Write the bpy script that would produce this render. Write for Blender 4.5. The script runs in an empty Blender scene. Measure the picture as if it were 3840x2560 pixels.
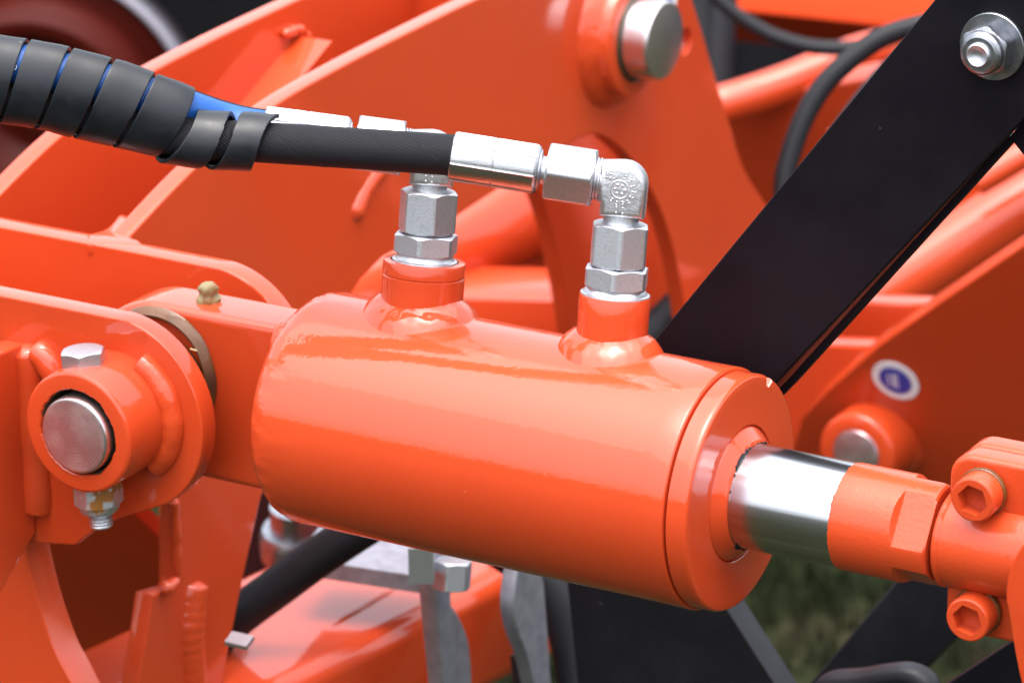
import bpy, bmesh, math, random
from mathutils import Vector, Matrix, noise
import numpy as np

random.seed(7)
C = bpy.context.scene
COL = C.collection
S = 0.001                                   # everything below is written in millimetres

# ------------------------------------------------------------------ camera
YAW, PITCH, ROLL = 0.527750621, 0.355241480, -0.011191017
FPX = 15000.63                              # focal length in photo pixels (photo is 3840 wide)
EYE = np.array([670.56187, -1332.52093, 618.75197])
K = 3840 / 2352.0                           # layout pixels below are those of the photo scaled to 2352 x 1568


def _axes():
    fw = np.array([-math.sin(YAW) * math.cos(PITCH), math.cos(YAW) * math.cos(PITCH), -math.sin(PITCH)])
    rt = np.array([math.cos(YAW), math.sin(YAW), 0.0])
    up = np.cross(rt, fw)
    c, s = math.cos(ROLL), math.sin(ROLL)
    return np.array([c * rt + s * up, -s * rt + c * up, -fw])


AX = _axes()
cam_d = bpy.data.cameras.new('camera')
cam = bpy.data.objects.new('camera', cam_d)
COL.objects.link(cam)
M = Matrix([[AX[0][i], AX[1][i], AX[2][i], EYE[i] * S] for i in range(3)] + [[0, 0, 0, 1]])
cam.matrix_world = M
cam_d.sensor_width = 36
cam_d.lens = FPX / 3840 * 36
cam_d.clip_start = 0.05
cam_d.clip_end = 500
cam_d.dof.use_dof = True
cam_d.dof.focus_distance = 1.596
cam_d.dof.aperture_fstop = 15
cam_d.dof.aperture_blades = 9
C.camera = cam

# ------------------------------------------------------------------ light
C.view_settings.view_transform = 'Standard'
C.view_settings.look = 'None'
C.view_settings.exposure = 2.24
C.view_settings.gamma = 1
SUN_EL, SUN_ROT = math.radians(80), math.radians(165)
w = bpy.data.worlds.new('World')
C.world = w
w.use_nodes = True
nt = w.node_tree
bg = nt.nodes['Background']
sky = nt.nodes.new('ShaderNodeTexSky')
sky.sky_type = 'NISHITA'
sky.sun_disc = False
sky.sun_elevation = SUN_EL
sky.sun_rotation = SUN_ROT
sky.air_density = 1.3
sky.dust_density = 5.5
hs = nt.nodes.new('ShaderNodeHueSaturation')          # a white overcast sky: most of the blue is gone
hs.inputs['Saturation'].default_value = 0.36
nt.links.new(sky.outputs[0], hs.inputs['Color'])
nt.links.new(hs.outputs[0], bg.inputs[0])
bg.inputs[1].default_value = 0.12
sun_d = bpy.data.lights.new('sun', 'SUN')
sun_d.energy = 0.5
sun_d.angle = math.radians(90)
sun_d.color = (1.0, 0.96, 0.9)
sun = bpy.data.objects.new('sun', sun_d)
COL.objects.link(sun)
_az = SUN_ROT
sd = Vector((math.sin(_az) * math.cos(SUN_EL), math.cos(_az) * math.cos(SUN_EL), math.sin(SUN_EL)))
sun.rotation_euler = sd.to_track_quat('Z', 'Y').to_euler()
C.cycles.max_bounces = 8
C.cycles.use_denoising = True


# ------------------------------------------------------------------ layout helpers
def ray(x, y):
    d = np.array([(x * K - 1920) / FPX, -(y * K - 1280) / FPX, -1.0]) @ AX
    return d


def onX(x, y, p):
    d = ray(x, y)
    return EYE + d * ((p - EYE[0]) / d[0])


def onY(x, y, p):
    d = ray(x, y)
    return EYE + d * ((p - EYE[1]) / d[1])


def dep(x, y, z):
    return EYE + ray(x, y) * z


def V(a):
    return Vector((float(a[0]), float(a[1]), float(a[2])))


def cat(pts, n=8, closed=False):
    """Catmull-Rom through points (any dimension)"""
    P = [np.array(p, float) for p in pts]
    out = []
    m = len(P)
    rng = range(m if closed else m - 1)
    for i in rng:
        if closed:
            p0, p1, p2, p3 = P[(i - 1) % m], P[i], P[(i + 1) % m], P[(i + 2) % m]
        else:
            p1, p2 = P[i], P[i + 1]
            p0 = P[i - 1] if i else 2 * p1 - p2
            p3 = P[i + 2] if i + 2 < m else 2 * p2 - p1
        for k in range(n):
            t = k / n
            out.append(0.5 * (2 * p1 + (p2 - p0) * t + (2 * p0 - 5 * p1 + 4 * p2 - p3) * t * t + (3 * p1 - p0 - 3 * p2 + p3) * t ** 3))
    if not closed:
        out.append(P[-1])
    return out


# ------------------------------------------------------------------ materials
def mat(name, col, rough=0.4, metal=0.0, coat=0.0, coat_rough=0.05, bump=None, var=None, spec=0.5, extra=None):
    m = bpy.data.materials.new(name)
    m.use_nodes = True
    n = m.node_tree
    b = n.nodes['Principled BSDF']
    b.inputs['Base Color'].default_value = (*col, 1)
    b.inputs['Roughness'].default_value = rough
    b.inputs['Metallic'].default_value = metal
    b.inputs['Coat Weight'].default_value = coat
    b.inputs['Coat Roughness'].default_value = coat_rough
    b.inputs['Specular IOR Level'].default_value = spec
    tc = n.nodes.new('ShaderNodeTexCoord')
    if bump:
        prev = None
        for (scale, dist, stretch) in bump:
            mp = n.nodes.new('ShaderNodeMapping')
            mp.inputs['Scale'].default_value = stretch
            nz = n.nodes.new('ShaderNodeTexNoise')
            nz.inputs['Scale'].default_value = scale
            nz.inputs['Detail'].default_value = 3
            bp = n.nodes.new('ShaderNodeBump')
            bp.inputs['Distance'].default_value = dist * S
            bp.inputs['Strength'].default_value = 1.0
            n.links.new(tc.outputs['Object'], mp.inputs[0])
            n.links.new(mp.outputs[0], nz.inputs['Vector'])
            n.links.new(nz.outputs[0], bp.inputs['Height'])
            if prev:
                n.links.new(prev.outputs[0], bp.inputs['Normal'])
            prev = bp
        n.links.new(prev.outputs[0], b.inputs['Normal'])
        if coat:
            n.links.new(prev.outputs[0], b.inputs['Coat Normal'])
    if var:                                 # (scale, second colour, low, high, stretch)
        scale, c2, lo, hi, stretch = var
        mp = n.nodes.new('ShaderNodeMapping')
        mp.inputs['Scale'].default_value = stretch
        nz = n.nodes.new('ShaderNodeTexNoise')
        nz.inputs['Scale'].default_value = scale
        nz.inputs['Detail'].default_value = 5
        mr = n.nodes.new('ShaderNodeMapRange')
        mr.inputs['From Min'].default_value = lo
        mr.inputs['From Max'].default_value = hi
        mx = n.nodes.new('ShaderNodeMix')
        mx.data_type = 'RGBA'
        mx.inputs['A'].default_value = (*col, 1)
        mx.inputs['B'].default_value = (*c2, 1)
        n.links.new(tc.outputs['Object'], mp.inputs[0])
        n.links.new(mp.outputs[0], nz.inputs['Vector'])
        n.links.new(nz.outputs[0], mr.inputs['Value'])
        n.links.new(mr.outputs[0], mx.inputs['Factor'])
        n.links.new(mx.outputs['Result'], b.inputs['Base Color'])
        if extra == 'rust':
            m2 = n.nodes.new('ShaderNodeMapRange')
            m2.inputs['From Min'].default_value = lo
            m2.inputs['From Max'].default_value = hi
            m2.inputs['To Min'].default_value = metal
            m2.inputs['To Max'].default_value = 0.0
            n.links.new(nz.outputs[0], m2.inputs['Value'])
            n.links.new(m2.outputs[0], b.inputs['Metallic'])
        if extra == 'rough':
            m2 = n.nodes.new('ShaderNodeMapRange')
            m2.inputs['From Min'].default_value = 0.3
            m2.inputs['From Max'].default_value = 0.7
            m2.inputs['To Min'].default_value = rough * 0.7
            m2.inputs['To Max'].default_value = rough * 1.5
            n.links.new(nz.outputs[0], m2.inputs['Value'])
            n.links.new(m2.outputs[0], b.inputs['Roughness'])
    return m


ONE = (1, 1, 1)


def weather(m, speck, amount, rough_lo, rough_hi, sock='Coat Roughness', scale=45):
    """handling marks: cloudy gloss and a sprinkle of dust specks"""
    n = m.node_tree
    b = n.nodes['Principled BSDF']
    tc = n.nodes.new('ShaderNodeTexCoord')
    nz = n.nodes.new('ShaderNodeTexNoise')
    nz.inputs['Scale'].default_value = scale
    nz.inputs['Detail'].default_value = 7
    nz.inputs['Roughness'].default_value = 0.65
    mr = n.nodes.new('ShaderNodeMapRange')
    mr.inputs['From Min'].default_value = 0.42
    mr.inputs['From Max'].default_value = 0.72
    mr.inputs['To Min'].default_value = rough_lo
    mr.inputs['To Max'].default_value = rough_hi
    n.links.new(tc.outputs['Object'], nz.inputs['Vector'])
    n.links.new(nz.outputs[0], mr.inputs['Value'])
    n.links.new(mr.outputs[0], b.inputs[sock])
    vo = n.nodes.new('ShaderNodeTexVoronoi')
    vo.inputs['Scale'].default_value = 95
    vo.inputs['Randomness'].default_value = 1
    n.links.new(tc.outputs['Object'], vo.inputs['Vector'])
    m2 = n.nodes.new('ShaderNodeMapRange')
    m2.inputs['From Min'].default_value = 0.035
    m2.inputs['From Max'].default_value = 0.06
    m2.inputs['To Min'].default_value = 1
    m2.inputs['To Max'].default_value = 0
    n.links.new(vo.outputs['Distance'], m2.inputs['Value'])
    sp = n.nodes.new('ShaderNodeSeparateColor')
    n.links.new(vo.outputs['Color'], sp.inputs[0])
    gt = n.nodes.new('ShaderNodeMath')
    gt.operation = 'LESS_THAN'
    gt.inputs[1].default_value = amount
    n.links.new(sp.outputs[0], gt.inputs[0])
    mu = n.nodes.new('ShaderNodeMath')
    mu.operation = 'MULTIPLY'
    n.links.new(m2.outputs[0], mu.inputs[0])
    n.links.new(gt.outputs[0], mu.inputs[1])
    mx = n.nodes.new('ShaderNodeMix')
    mx.data_type = 'RGBA'
    mx.inputs['B'].default_value = (*speck, 1)
    old = b.inputs['Base Color'].links
    if old:
        n.links.new(old[0].from_socket, mx.inputs['A'])
    else:
        mx.inputs['A'].default_value = b.inputs['Base Color'].default_value
    n.links.new(mu.outputs[0], mx.inputs['Factor'])
    n.links.new(mx.outputs['Result'], b.inputs['Base Color'])


PAINT = mat('orange_paint', (0.50, 0.0490, 0.0105), 0.5, coat=1.0, coat_rough=0.03, spec=0.15,
            bump=[(480, 0.045, ONE), (60, 0.05, ONE)], var=(9, (0.47, 0.0445, 0.0095), 0.35, 0.7, ONE))
PAINT_ROUGH = mat('orange_paint_over_weld', (0.50, 0.0490, 0.0105), 0.45, spec=0.15, coat=0.85, coat_rough=0.04,
                  bump=[(160, 0.5, ONE), (420, 0.05, ONE)])
PAINT_MATT = mat('orange_paint_on_cast_steel', (0.49, 0.0490, 0.0105), 0.5, spec=0.2, coat=0.7, coat_rough=0.16,
                 bump=[(500, 0.12, ONE)])
PAINT_WELD = mat('orange_paint_over_ring_weld', (0.50, 0.0490, 0.0105), 0.5, spec=0.15, coat=1.0, coat_rough=0.03, bump=[(260, 0.30, (0.35, 1, 1)), (700, 0.05, ONE)])
PAINT_DULL = mat('orange_paint_uncoated', (0.46, 0.040, 0.008), 0.7, spec=0.1)  # orange without gloss coat, slightly darkened to keep shaded faces dark
ZINC = mat('zinc_plate', (0.55, 0.56, 0.60), 0.43, 1.0, bump=[(1100, 0.06, ONE)], var=(900, (0.42, 0.43, 0.47), 0.5, 0.8, ONE))
ZINC_CAST = mat('zinc_on_forging', (0.56, 0.56, 0.59), 0.43, 1.0, bump=[(450, 0.22, ONE)], var=(600, (0.44, 0.44, 0.47), 0.5, 0.8, ONE))
ZINC_FERRULE = mat('zinc_on_crimped_ferrule', (0.48, 0.48, 0.50), 0.30, 1.0, bump=[(260, 0.06, (1, 6, 6))], var=(160, (0.30, 0.30, 0.30), 0.45, 0.8, (0.35, 1, 1)))
CHROME = mat('ground_chrome', (0.54, 0.55, 0.60), 0.22, 1.0, bump=[(900, 0.02, (0.04, 1, 1))], var=(260, (0.42, 0.36, 0.36), 0.5, 0.75, (0.03, 1, 1)))  # bumps are grinding marks; the reddish streaks imitate reflected orange parts
STEEL = mat('turned_steel', (0.70, 0.49, 0.53), 0.38, 1.0, bump=[(300, 0.10, ONE)], var=(70, (0.92, 0.86, 0.94), 0.42, 0.68, ONE))  # pink in the base colour stands in for a reflected cast
POLISH = mat('polished_pin_steel', (0.72, 0.66, 0.68), 0.3, 1.0, bump=[(200, 0.03, ONE)])
DARK_GAP = mat('oily_steel', (0.05, 0.035, 0.018), 0.4, 0.2, bump=[(300, 0.3, ONE)], var=(120, (0.10, 0.06, 0.02), 0.5, 0.7, ONE))
RUSTY = mat('rusted_zinc', (0.55, 0.55, 0.58), 0.42, 0.9, bump=[(400, 0.2, ONE)], var=(95, (0.22, 0.085, 0.015), 0.48, 0.53, ONE), extra='rust')
RUBBER = mat('black_rubber', (0.007, 0.0078, 0.0105), 0.55, bump=[(700, 0.08, ONE)], spec=0.25)
WRAP = mat('black_spiral_plastic', (0.006, 0.0075, 0.0105), 0.42, bump=[(120, 0.1, (0.3, 1, 1))], var=(60, (0.012, 0.014, 0.019), 0.4, 0.7, ONE), spec=0.4)
BLACK_BAR = mat('satin_black_powder_coat', (0.005, 0.0045, 0.007), 0.5, bump=[(900, 0.03, ONE)], spec=0.13)
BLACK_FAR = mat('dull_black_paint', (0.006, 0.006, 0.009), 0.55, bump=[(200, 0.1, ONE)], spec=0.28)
BLUE = mat('blue_hose_cover', (0.003, 0.07, 0.30), 0.5, bump=[(500, 0.15, ONE)])
BRONZE = mat('greasy_bronze', (0.12, 0.040, 0.007), 0.45, 0.0, coat=0.3, bump=[(120, 0.4, ONE)], var=(60, (0.05, 0.02, 0.012), 0.5, 0.75, ONE))
BRASS = mat('greased_nipple', (0.20, 0.15, 0.065), 0.6, 0.0, coat=0.15, bump=[(300, 0.4, ONE)], var=(140, (0.18, 0.08, 0.02), 0.45, 0.62, ONE))
ZINC_DARK = mat('darker_zinc', (0.24, 0.25, 0.28), 0.36, 1.0, bump=[(700, 0.06, ONE)], var=(180, (0.36, 0.37, 0.40), 0.4, 0.7, ONE))  # darker grey zinc for the washer, lock nut and ferrule
ZINC_DULL = mat('dull_zinc_plate', (0.40, 0.40, 0.46), 0.55, 0.9, bump=[(300, 0.1, ONE)], var=(120, (0.30, 0.30, 0.35), 0.4, 0.7, ONE))
WHITE = mat('white_print', (0.75, 0.76, 0.80), 0.4)
NAVY = mat('blue_print', (0.008, 0.04, 0.36), 0.4)
STRAW = mat('dry_straw', (0.55, 0.42, 0.2), 0.7)
SLIT = mat('bare_brown_edge', (0.16, 0.025, 0.010), 0.6)


def hose_cloth():
    m = bpy.data.materials.new('woven_black_hose_cover')
    m.use_nodes = True
    n = m.node_tree
    b = n.nodes['Principled BSDF']
    b.inputs['Base Color'].default_value = (0.014, 0.014, 0.016, 1)
    b.inputs['Roughness'].default_value = 0.6
    b.inputs['Specular IOR Level'].default_value = 0.15
    uv = n.nodes.new('ShaderNodeUVMap')
    mp = n.nodes.new('ShaderNodeMapping')
    mp.inputs['Rotation'].default_value = (0, 0, math.radians(42))
    wv = n.nodes.new('ShaderNodeTexWave')
    wv.inputs['Scale'].default_value = 0.35
    wv.inputs['Distortion'].default_value = 0.6
    wv.inputs['Detail'].default_value = 1
    bp = n.nodes.new('ShaderNodeBump')
    bp.inputs['Distance'].default_value = 0.00025
    bp.inputs['Strength'].default_value = 0.8
    rp = n.nodes.new('ShaderNodeMix')
    rp.data_type = 'RGBA'
    rp.inputs['A'].default_value = (0.006, 0.006, 0.008, 1)
    rp.inputs['B'].default_value = (0.014, 0.014, 0.017, 1)
    n.links.new(uv.outputs[0], mp.inputs[0])
    n.links.new(mp.outputs[0], wv.inputs['Vector'])
    n.links.new(wv.outputs['Fac'], bp.inputs['Height'])
    n.links.new(wv.outputs['Fac'], rp.inputs['Factor'])
    n.links.new(rp.outputs['Result'], b.inputs['Base Color'])
    n.links.new(bp.outputs[0], b.inputs['Normal'])
    return m


CLOTH = hose_cloth()
weather(PAINT, (0.52, 0.085, 0.035), 0.07, 0.012, 0.06)
weather(BLACK_BAR, (0.04, 0.036, 0.036), 0.22, 0.38, 0.62, 'Roughness', 30)
weather(BLACK_FAR, (0.06, 0.06, 0.065), 0.2, 0.4, 0.65, 'Roughness', 25)
weather(WRAP, (0.10, 0.10, 0.11), 0.10, 0.33, 0.55, 'Roughness', 60)


def grass_mat():
    m = bpy.data.materials.new('short_grass')
    m.use_nodes = True
    n = m.node_tree
    b = n.nodes['Principled BSDF']
    b.inputs['Roughness'].default_value = 0.95
    b.inputs['Specular IOR Level'].default_value = 0.1
    tc = n.nodes.new('ShaderNodeTexCoord')
    nz = n.nodes.new('ShaderNodeTexNoise')
    nz.inputs['Scale'].default_value = 9
    nz.inputs['Detail'].default_value = 6
    cr = n.nodes.new('ShaderNodeValToRGB')
    e = cr.color_ramp.elements
    e[0].position, e[0].color = 0.32, (0.005, 0.008, 0.003, 1)
    e[1].position, e[1].color = 0.72, (0.034, 0.028, 0.015, 1)
    x = e.new(0.5)
    x.color = (0.011, 0.016, 0.005, 1)
    n.links.new(tc.outputs['Object'], nz.inputs['Vector'])
    n.links.new(nz.outputs[0], cr.inputs[0])
    n.links.new(cr.outputs[0], b.inputs['Base Color'])
    return m


GRASS = grass_mat()


# ------------------------------------------------------------------ mesh helpers (return lists: verts in mm, faces)
class G:
    """a bag of geometry"""

    def __init__(self):
        self.v, self.f, self.uv = [], [], {}

    def add(self, v, f):
        k = len(self.v)
        self.v += [tuple(float(c) for c in p) for p in v]
        self.f += [tuple(i + k for i in q) for q in f]
        return self


def frame(axis, ref=None):
    a = V(axis).normalized()
    r = V(ref) if ref is not None else (Vector((0, 0, 1)) if abs(a.z) < 0.9 else Vector((1, 0, 0)))
    e1 = (r - a * r.dot(a)).normalized()
    e2 = a.cross(e1)
    return a, e1, e2


def lathe(g, prof, org, axis, ref=None, seg=64, rf=None):
    """prof: [(t along axis, r)]; rf(theta, t, r) -> r"""
    a, e1, e2 = frame(axis, ref)
    o = V(org)
    v, f, rings = [], [], []
    for t, r in prof:
        if r <= 1e-6:
            rings.append([len(v)])
            v.append(o + a * t)
        else:
            base = len(v)
            for i in range(seg):
                th = 2 * math.pi * i / seg
                rr = rf(th, t, r) if rf else r
                v.append(o + a * t + (e1 * math.cos(th) + e2 * math.sin(th)) * rr)
            rings.append(list(range(base, base + seg)))
    for A, B in zip(rings, rings[1:]):
        for i in range(seg):
            j = (i + 1) % seg
            if len(A) == 1 and len(B) == 1:
                continue
            if len(A) == 1:
                f.append((A[0], B[i], B[j]))
            elif len(B) == 1:
                f.append((A[i], B[0], A[j]))
            else:
                f.append((A[i], B[i], B[j], A[j]))
    g.add(v, f)
    return g


def hexnut(g, org, axis, h, af, rot=0.0, ref=None, c0=True, c1=True, rc=0.5, hole=0.0, slope=0.5):
    """hex prism with the curved chamfers of a real nut; rot in degrees turns a flat"""
    seg = 96
    R0 = af / 2

    def hr(th):
        x = (th - math.radians(rot) + math.pi / 6) % (math.pi / 3) - math.pi / 6
        r = R0 / math.cos(x)
        return min(r, R0 / math.cos(math.pi / 6) - 0.35)
    cmax = (R0 / math.cos(math.pi / 6) - R0) * slope + 0.3
    ts = []
    n = 6
    if c0:
        ts += [cmax * i / n for i in range(n)]
    else:
        ts += [0]
    ts += [cmax, h - cmax]
    if c1:
        ts += [h - cmax + cmax * (i + 1) / n for i in range(n)]
    else:
        ts += [h]

    def rf(th, t, r):
        q = hr(th)
        if c0:
            q = min(q, R0 - 0.4 + t / slope)
        if c1:
            q = min(q, R0 - 0.4 + (h - t) / slope)
        return q
    prof = [(0, hole)] + [(t, 1) for t in ts] + [(h, hole)]

    def rf2(th, t, r):
        return hole if r == hole and hole else rf(th, t, r)
    prof = [(t, (r if r else 0)) for t, r in prof]
    lathe(g, prof, org, axis, ref, seg, rf2)
    if hole:
        lathe(g, [(0, hole), (h, hole)], org, axis, ref, seg)
    return g


def sweep(g, pts, rad, seg=20, rf=None, cap=True, uv=True, ref=None):
    """tube along points; rad number or list; rf(theta, i)-> factor"""
    P = [V(p) for p in pts]
    n = len(P)
    T = []
    for i in range(n):
        d = P[min(i + 1, n - 1)] - P[max(i - 1, 0)]
        T.append(d.normalized())
    _, e1, _ = frame(T[0], ref)
    base = len(g.v)
    v, f = [], []
    L = 0
    for i in range(n):
        e1 = (e1 - T[i] * e1.dot(T[i])).normalized()
        e2 = T[i].cross(e1)
        r = rad[i] if hasattr(rad, '__len__') else rad
        if i:
            L += (P[i] - P[i - 1]).length
        for k in range(seg):
            th = 2 * math.pi * k / seg
            q = r * (rf(th, i) if rf else 1)
            v.append(P[i] + (e1 * math.cos(th) + e2 * math.sin(th)) * q)
            g.uv[base + i * seg + k] = (L, th * r)
    for i in range(n - 1):
        for k in range(seg):
            j = (k + 1) % seg
            f.append((i * seg + k, i * seg + j, (i + 1) * seg + j, (i + 1) * seg + k))
    if cap:
        f.append(tuple(range(seg))[::-1])
        f.append(tuple((n - 1) * seg + k for k in range(seg)))
    g.add(v, f)
    return g


def box(g, c, ex, ey, ez, hx, hy, hz):
    c, ex, ey, ez = V(c), V(ex).normalized(), V(ey).normalized(), V(ez).normalized()
    v = [c + ex * (hx * sx) + ey * (hy * sy) + ez * (hz * sz) for sx in (-1, 1) for sy in (-1, 1) for sz in (-1, 1)]
    f = [(0, 1, 3, 2), (4, 6, 7, 5), (0, 4, 5, 1), (2, 3, 7, 6), (0, 2, 6, 4), (1, 5, 7, 3)]
    g.add(v, f)
    return g


def plate(g, outline, ax, pos, thick, holes=(), bev=0.8, res=2, fr=None):
    """flat plate; outline [(u,z)] with u = world x on a Y plane or world y on an X plane.
    ax 'Y': front face at y=pos, goes back to pos+thick. ax 'X': face at x=pos, goes to pos-thick"""
    cu = bpy.data.curves.new('tmp', 'CURVE')
    cu.dimensions = '2D'
    cu.fill_mode = 'BOTH'
    cu.extrude = thick / 2 - bev
    cu.bevel_depth = bev
    cu.bevel_resolution = res
    cu.offset = -bev
    for pts in [outline] + list(holes):
        sp = cu.splines.new('POLY')
        sp.points.add(len(pts) - 1)
        for p, q in zip(sp.points, pts):
            p.co = (q[0], q[1], 0, 1)
        sp.use_cyclic_u = True
    o = bpy.data.objects.new('tmp', cu)
    COL.objects.link(o)
    dg = bpy.context.evaluated_depsgraph_get()
    me = bpy.data.meshes.new_from_object(o.evaluated_get(dg))
    vs = []
    for v in me.vertices:
        x, y, z = v.co
        if ax == 'F':                       # free frame: centre of the thickness at fr[0]
            vs.append(tuple(fr[0] + fr[1] * x + fr[2] * y + fr[3] * z))
        elif ax == 'Y':
            vs.append((x, pos + thick / 2 - z, y))
        else:
            vs.append((pos - thick / 2 + z, x, y))
    fs = [tuple(p.vertices) for p in me.polygons]
    bpy.data.objects.remove(o)
    bpy.data.meshes.remove(me)
    bpy.data.curves.remove(cu)
    g.add(vs, fs)
    return g


def bead(g, pts, r, ripple=0.12, pitch=5.0, seg=12, sub=6):
    """weld bead: a lumpy half-sunk tube"""
    P = cat(pts, sub)
    L, rr = 0, []
    for i, p in enumerate(P):
        if i:
            L += float(np.linalg.norm(P[i] - P[i - 1]))
        e = min(1.0, 0.35 + i / 3, 0.35 + (len(P) - 1 - i) / 3)
        rr.append(r * e * (1 + ripple * math.sin(L / pitch * 2 * math.pi) + ripple * noise.noise(Vector((L * 0.3, r, 3)))))
    return sweep(g, P, rr, seg)


# ------------------------------------------------------------------ object helpers
def thing(name, label, category, loc, group=None):
    o = bpy.data.objects.new(name, None)
    o.empty_display_size = 0.02
    o.location = V(loc) * S
    COL.objects.link(o)
    o['label'] = label
    o['category'] = category
    if group:
        o['group'] = group
    o['base'] = [float(c) for c in loc]
    return o


def obj(name, g, m, parent=None, base=None, sharp=28, wn=False, label=None):
    """link geometry as ONE mesh object; verts are world mm and are stored relative to the thing's base"""
    b = base
    if b is None:
        q = parent
        while q is not None and 'base' not in q:
            q = q.parent
        b = q['base'] if q is not None else (0, 0, 0)
    me = bpy.data.meshes.new(name)
    me.from_pydata([((x - b[0]) * S, (y - b[1]) * S, (z - b[2]) * S) for x, y, z in g.v], [], g.f)
    bm = bmesh.new()
    bm.from_mesh(me)
    bmesh.ops.remove_doubles(bm, verts=bm.verts, dist=1e-7) if not g.uv else None
    bmesh.ops.recalc_face_normals(bm, faces=bm.faces)
    bm.to_mesh(me)
    bm.free()
    if g.uv:
        ul = me.uv_layers.new(name='UVMap')
        for p in me.polygons:
            us = [g.uv.get(v, (0, 0)) for v in p.vertices]
            mx = max(u[1] for u in us)
            for li, u in zip(p.loop_indices, us):
                vv = u[1]
                if mx - vv > mx * 0.6 and mx > 5:
                    vv += mx * 1.05
                ul.data[li].uv = (u[0], vv)
    me.materials.append(m)
    me.shade_smooth()
    me.set_sharp_from_angle(angle=math.radians(sharp))
    if wn:                                  # keep the two big faces of a plate truly flat beside their rounded edges
        n0 = max(me.polygons, key=lambda p: p.area).normal.copy()
        flat = [abs(p.normal.dot(n0)) > 0.9999 for p in me.polygons]
        ef = {}
        for p, q in zip(me.polygons, flat):
            for e in p.edge_keys:
                ef.setdefault(e, []).append(q)
        sa = me.attributes.get('sharp_edge') or me.attributes.new('sharp_edge', 'BOOLEAN', 'EDGE')
        for e in me.edges:
            fl = ef.get(e.key, [])
            if len(fl) == 2 and fl[0] != fl[1]:
                sa.data[e.index].value = True
    o = bpy.data.objects.new(name, me)
    COL.objects.link(o)
    if parent is not None:
        o.parent = parent
    else:
        o.location = V(b) * S
    if label:
        o['label'] = label
    return o


def solo(name, g, m, label, category, base, group=None, **kw):
    o = obj(name, g, m, None, base, **kw)
    o['label'] = label
    o['category'] = category
    if group:
        o['group'] = group
    return o


def yz(pts, X):
    return [(p[1], p[2]) for p in (onX(x, y, X) for x, y in pts)]


def xz(pts, Y):
    return [(p[0], p[2]) for p in (onY(x, y, Y) for x, y in pts)]


PI = math.pi

# ================================================================== THE CYLINDER
PH = 0.16327
PA = np.array([0, math.sin(PH), math.cos(PH)])          # the ports lean back a little
X1, X2 = -154.64, -64.18
RB = 50.0


def on_axis(X, t):
    return np.array([X, 0, 0]) + PA * t


cyl = thing('hydraulic_cylinder', 'thick orange hydraulic cylinder with two hose ports on top and a chrome rod', 'hydraulic cylinder', (-100, 0, 0))
g = G()
prof = [(-209, 0), (-209, 37)]
for k in range(9):
    a = PI / 2 * k / 8
    prof.append((-198 - 11 * math.cos(a), 38.5 + 11.5 * math.sin(a)))
prof += [(-196, 50)] + [(-196 + k * 9.25, 50) for k in range(1, 21)] + [(-10.6, 49.9), (-10.1, 49.6), (-9.85, 49.2), (-9.8, 46.5), (-9.3, 46.5)]


def barrel_r(th, t, r):
    if -209 < t < -190 and r > 37:
        q = 1 - abs(t + 201) / 9
        return r + max(0, q) * 0.9 * noise.noise(Vector((math.cos(th) * 9, math.sin(th) * 9, t * 0.22))) + max(0, q) * 0.45 * noise.noise(Vector((math.cos(th) * 30, math.sin(th) * 30, t * 0.6)))
    return r


lathe(g, prof, (0, 0, 0), (1, 0, 0), (0, 0, 1), 144, barrel_r)
bar_ = obj('barrel', g, PAINT, cyl)
bar_.data.materials.append(PAINT_WELD)
for p in bar_.data.polygons:
    if p.center.x < (-193 + 100) * S and abs(p.normal.x) < 0.98:
        p.material_index = 1
# end cap with the spanner notch
g = G()
prof = [(-9.4, 46.2), (-9.1, 48.2), (-8.6, 48.75), (-6, 48.75), (-4, 48.75), (-2.2, 48.75), (-1.5, 48.65), (-0.7, 48.3), (-0.15, 47.8), (0, 47.2), (0, 44), (0, 36), (0, 28.4), (-0.25, 28.15), (-1.6, 28.0)]


def cap_r(th, t, r):
    d = math.degrees(th) - 329.5          # angle from up, turning with e2 = axis x up
    d = (d + 180) % 360 - 180
    if abs(d) < 3.4 and r > 43 and t > -5:
        return 44.6 if r > 44.5 else r
    return r


lathe(g, prof, (0, 0, 0), (1, 0, 0), (0, 0, 1), 200, cap_r)
obj('end_cap', g, PAINT, cyl, sharp=35)
g = G()
lathe(g, [(-1.5, 28.0), (-0.7, 27.6), (0.1, 27.0), (0.9, 26.2), (2.1, 25.0), (3.2, 23.9), (3.9, 23.2), (4.3, 22.6), (4.7, 21.5)], (0, 0, 0), (1, 0, 0), (0, 0, 1), 120,
      lambda th, t, r: r + (0.5 * noise.noise(Vector((math.cos(th) * 14, math.sin(th) * 14, 3))) + 0.2 if 4 < t < 4.5 else 0))
wip = obj('wiper_ring', g, PAINT, cyl)
g = G()
def lip_r(th, t, r):
    if r < 21.3:
        return r
    c_, s_ = math.cos(th), math.sin(th)
    n1 = noise.noise(Vector((c_ * 3, s_ * 3, 8))) + 0.55 * noise.noise(Vector((c_ * 11, s_ * 11, 1)))
    q_ = max(0.0, n1 - 0.02)
    return 21.35 + min(1.5, 2.6 * q_ + (0.9 * noise.noise(Vector((c_ * 30, s_ * 30, 4))) if q_ > 0.05 else 0)) * (1 if t < 4.8 else 0.8)


lathe(g, [(3.6, 22), (4.75, 22), (5.1, 21.8), (5.1, 21.2)], (0, 0, 0), (1, 0, 0), (0, 0, 1), 240, lip_r)
obj('rubber_lip', g, RUBBER, wip)

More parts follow.
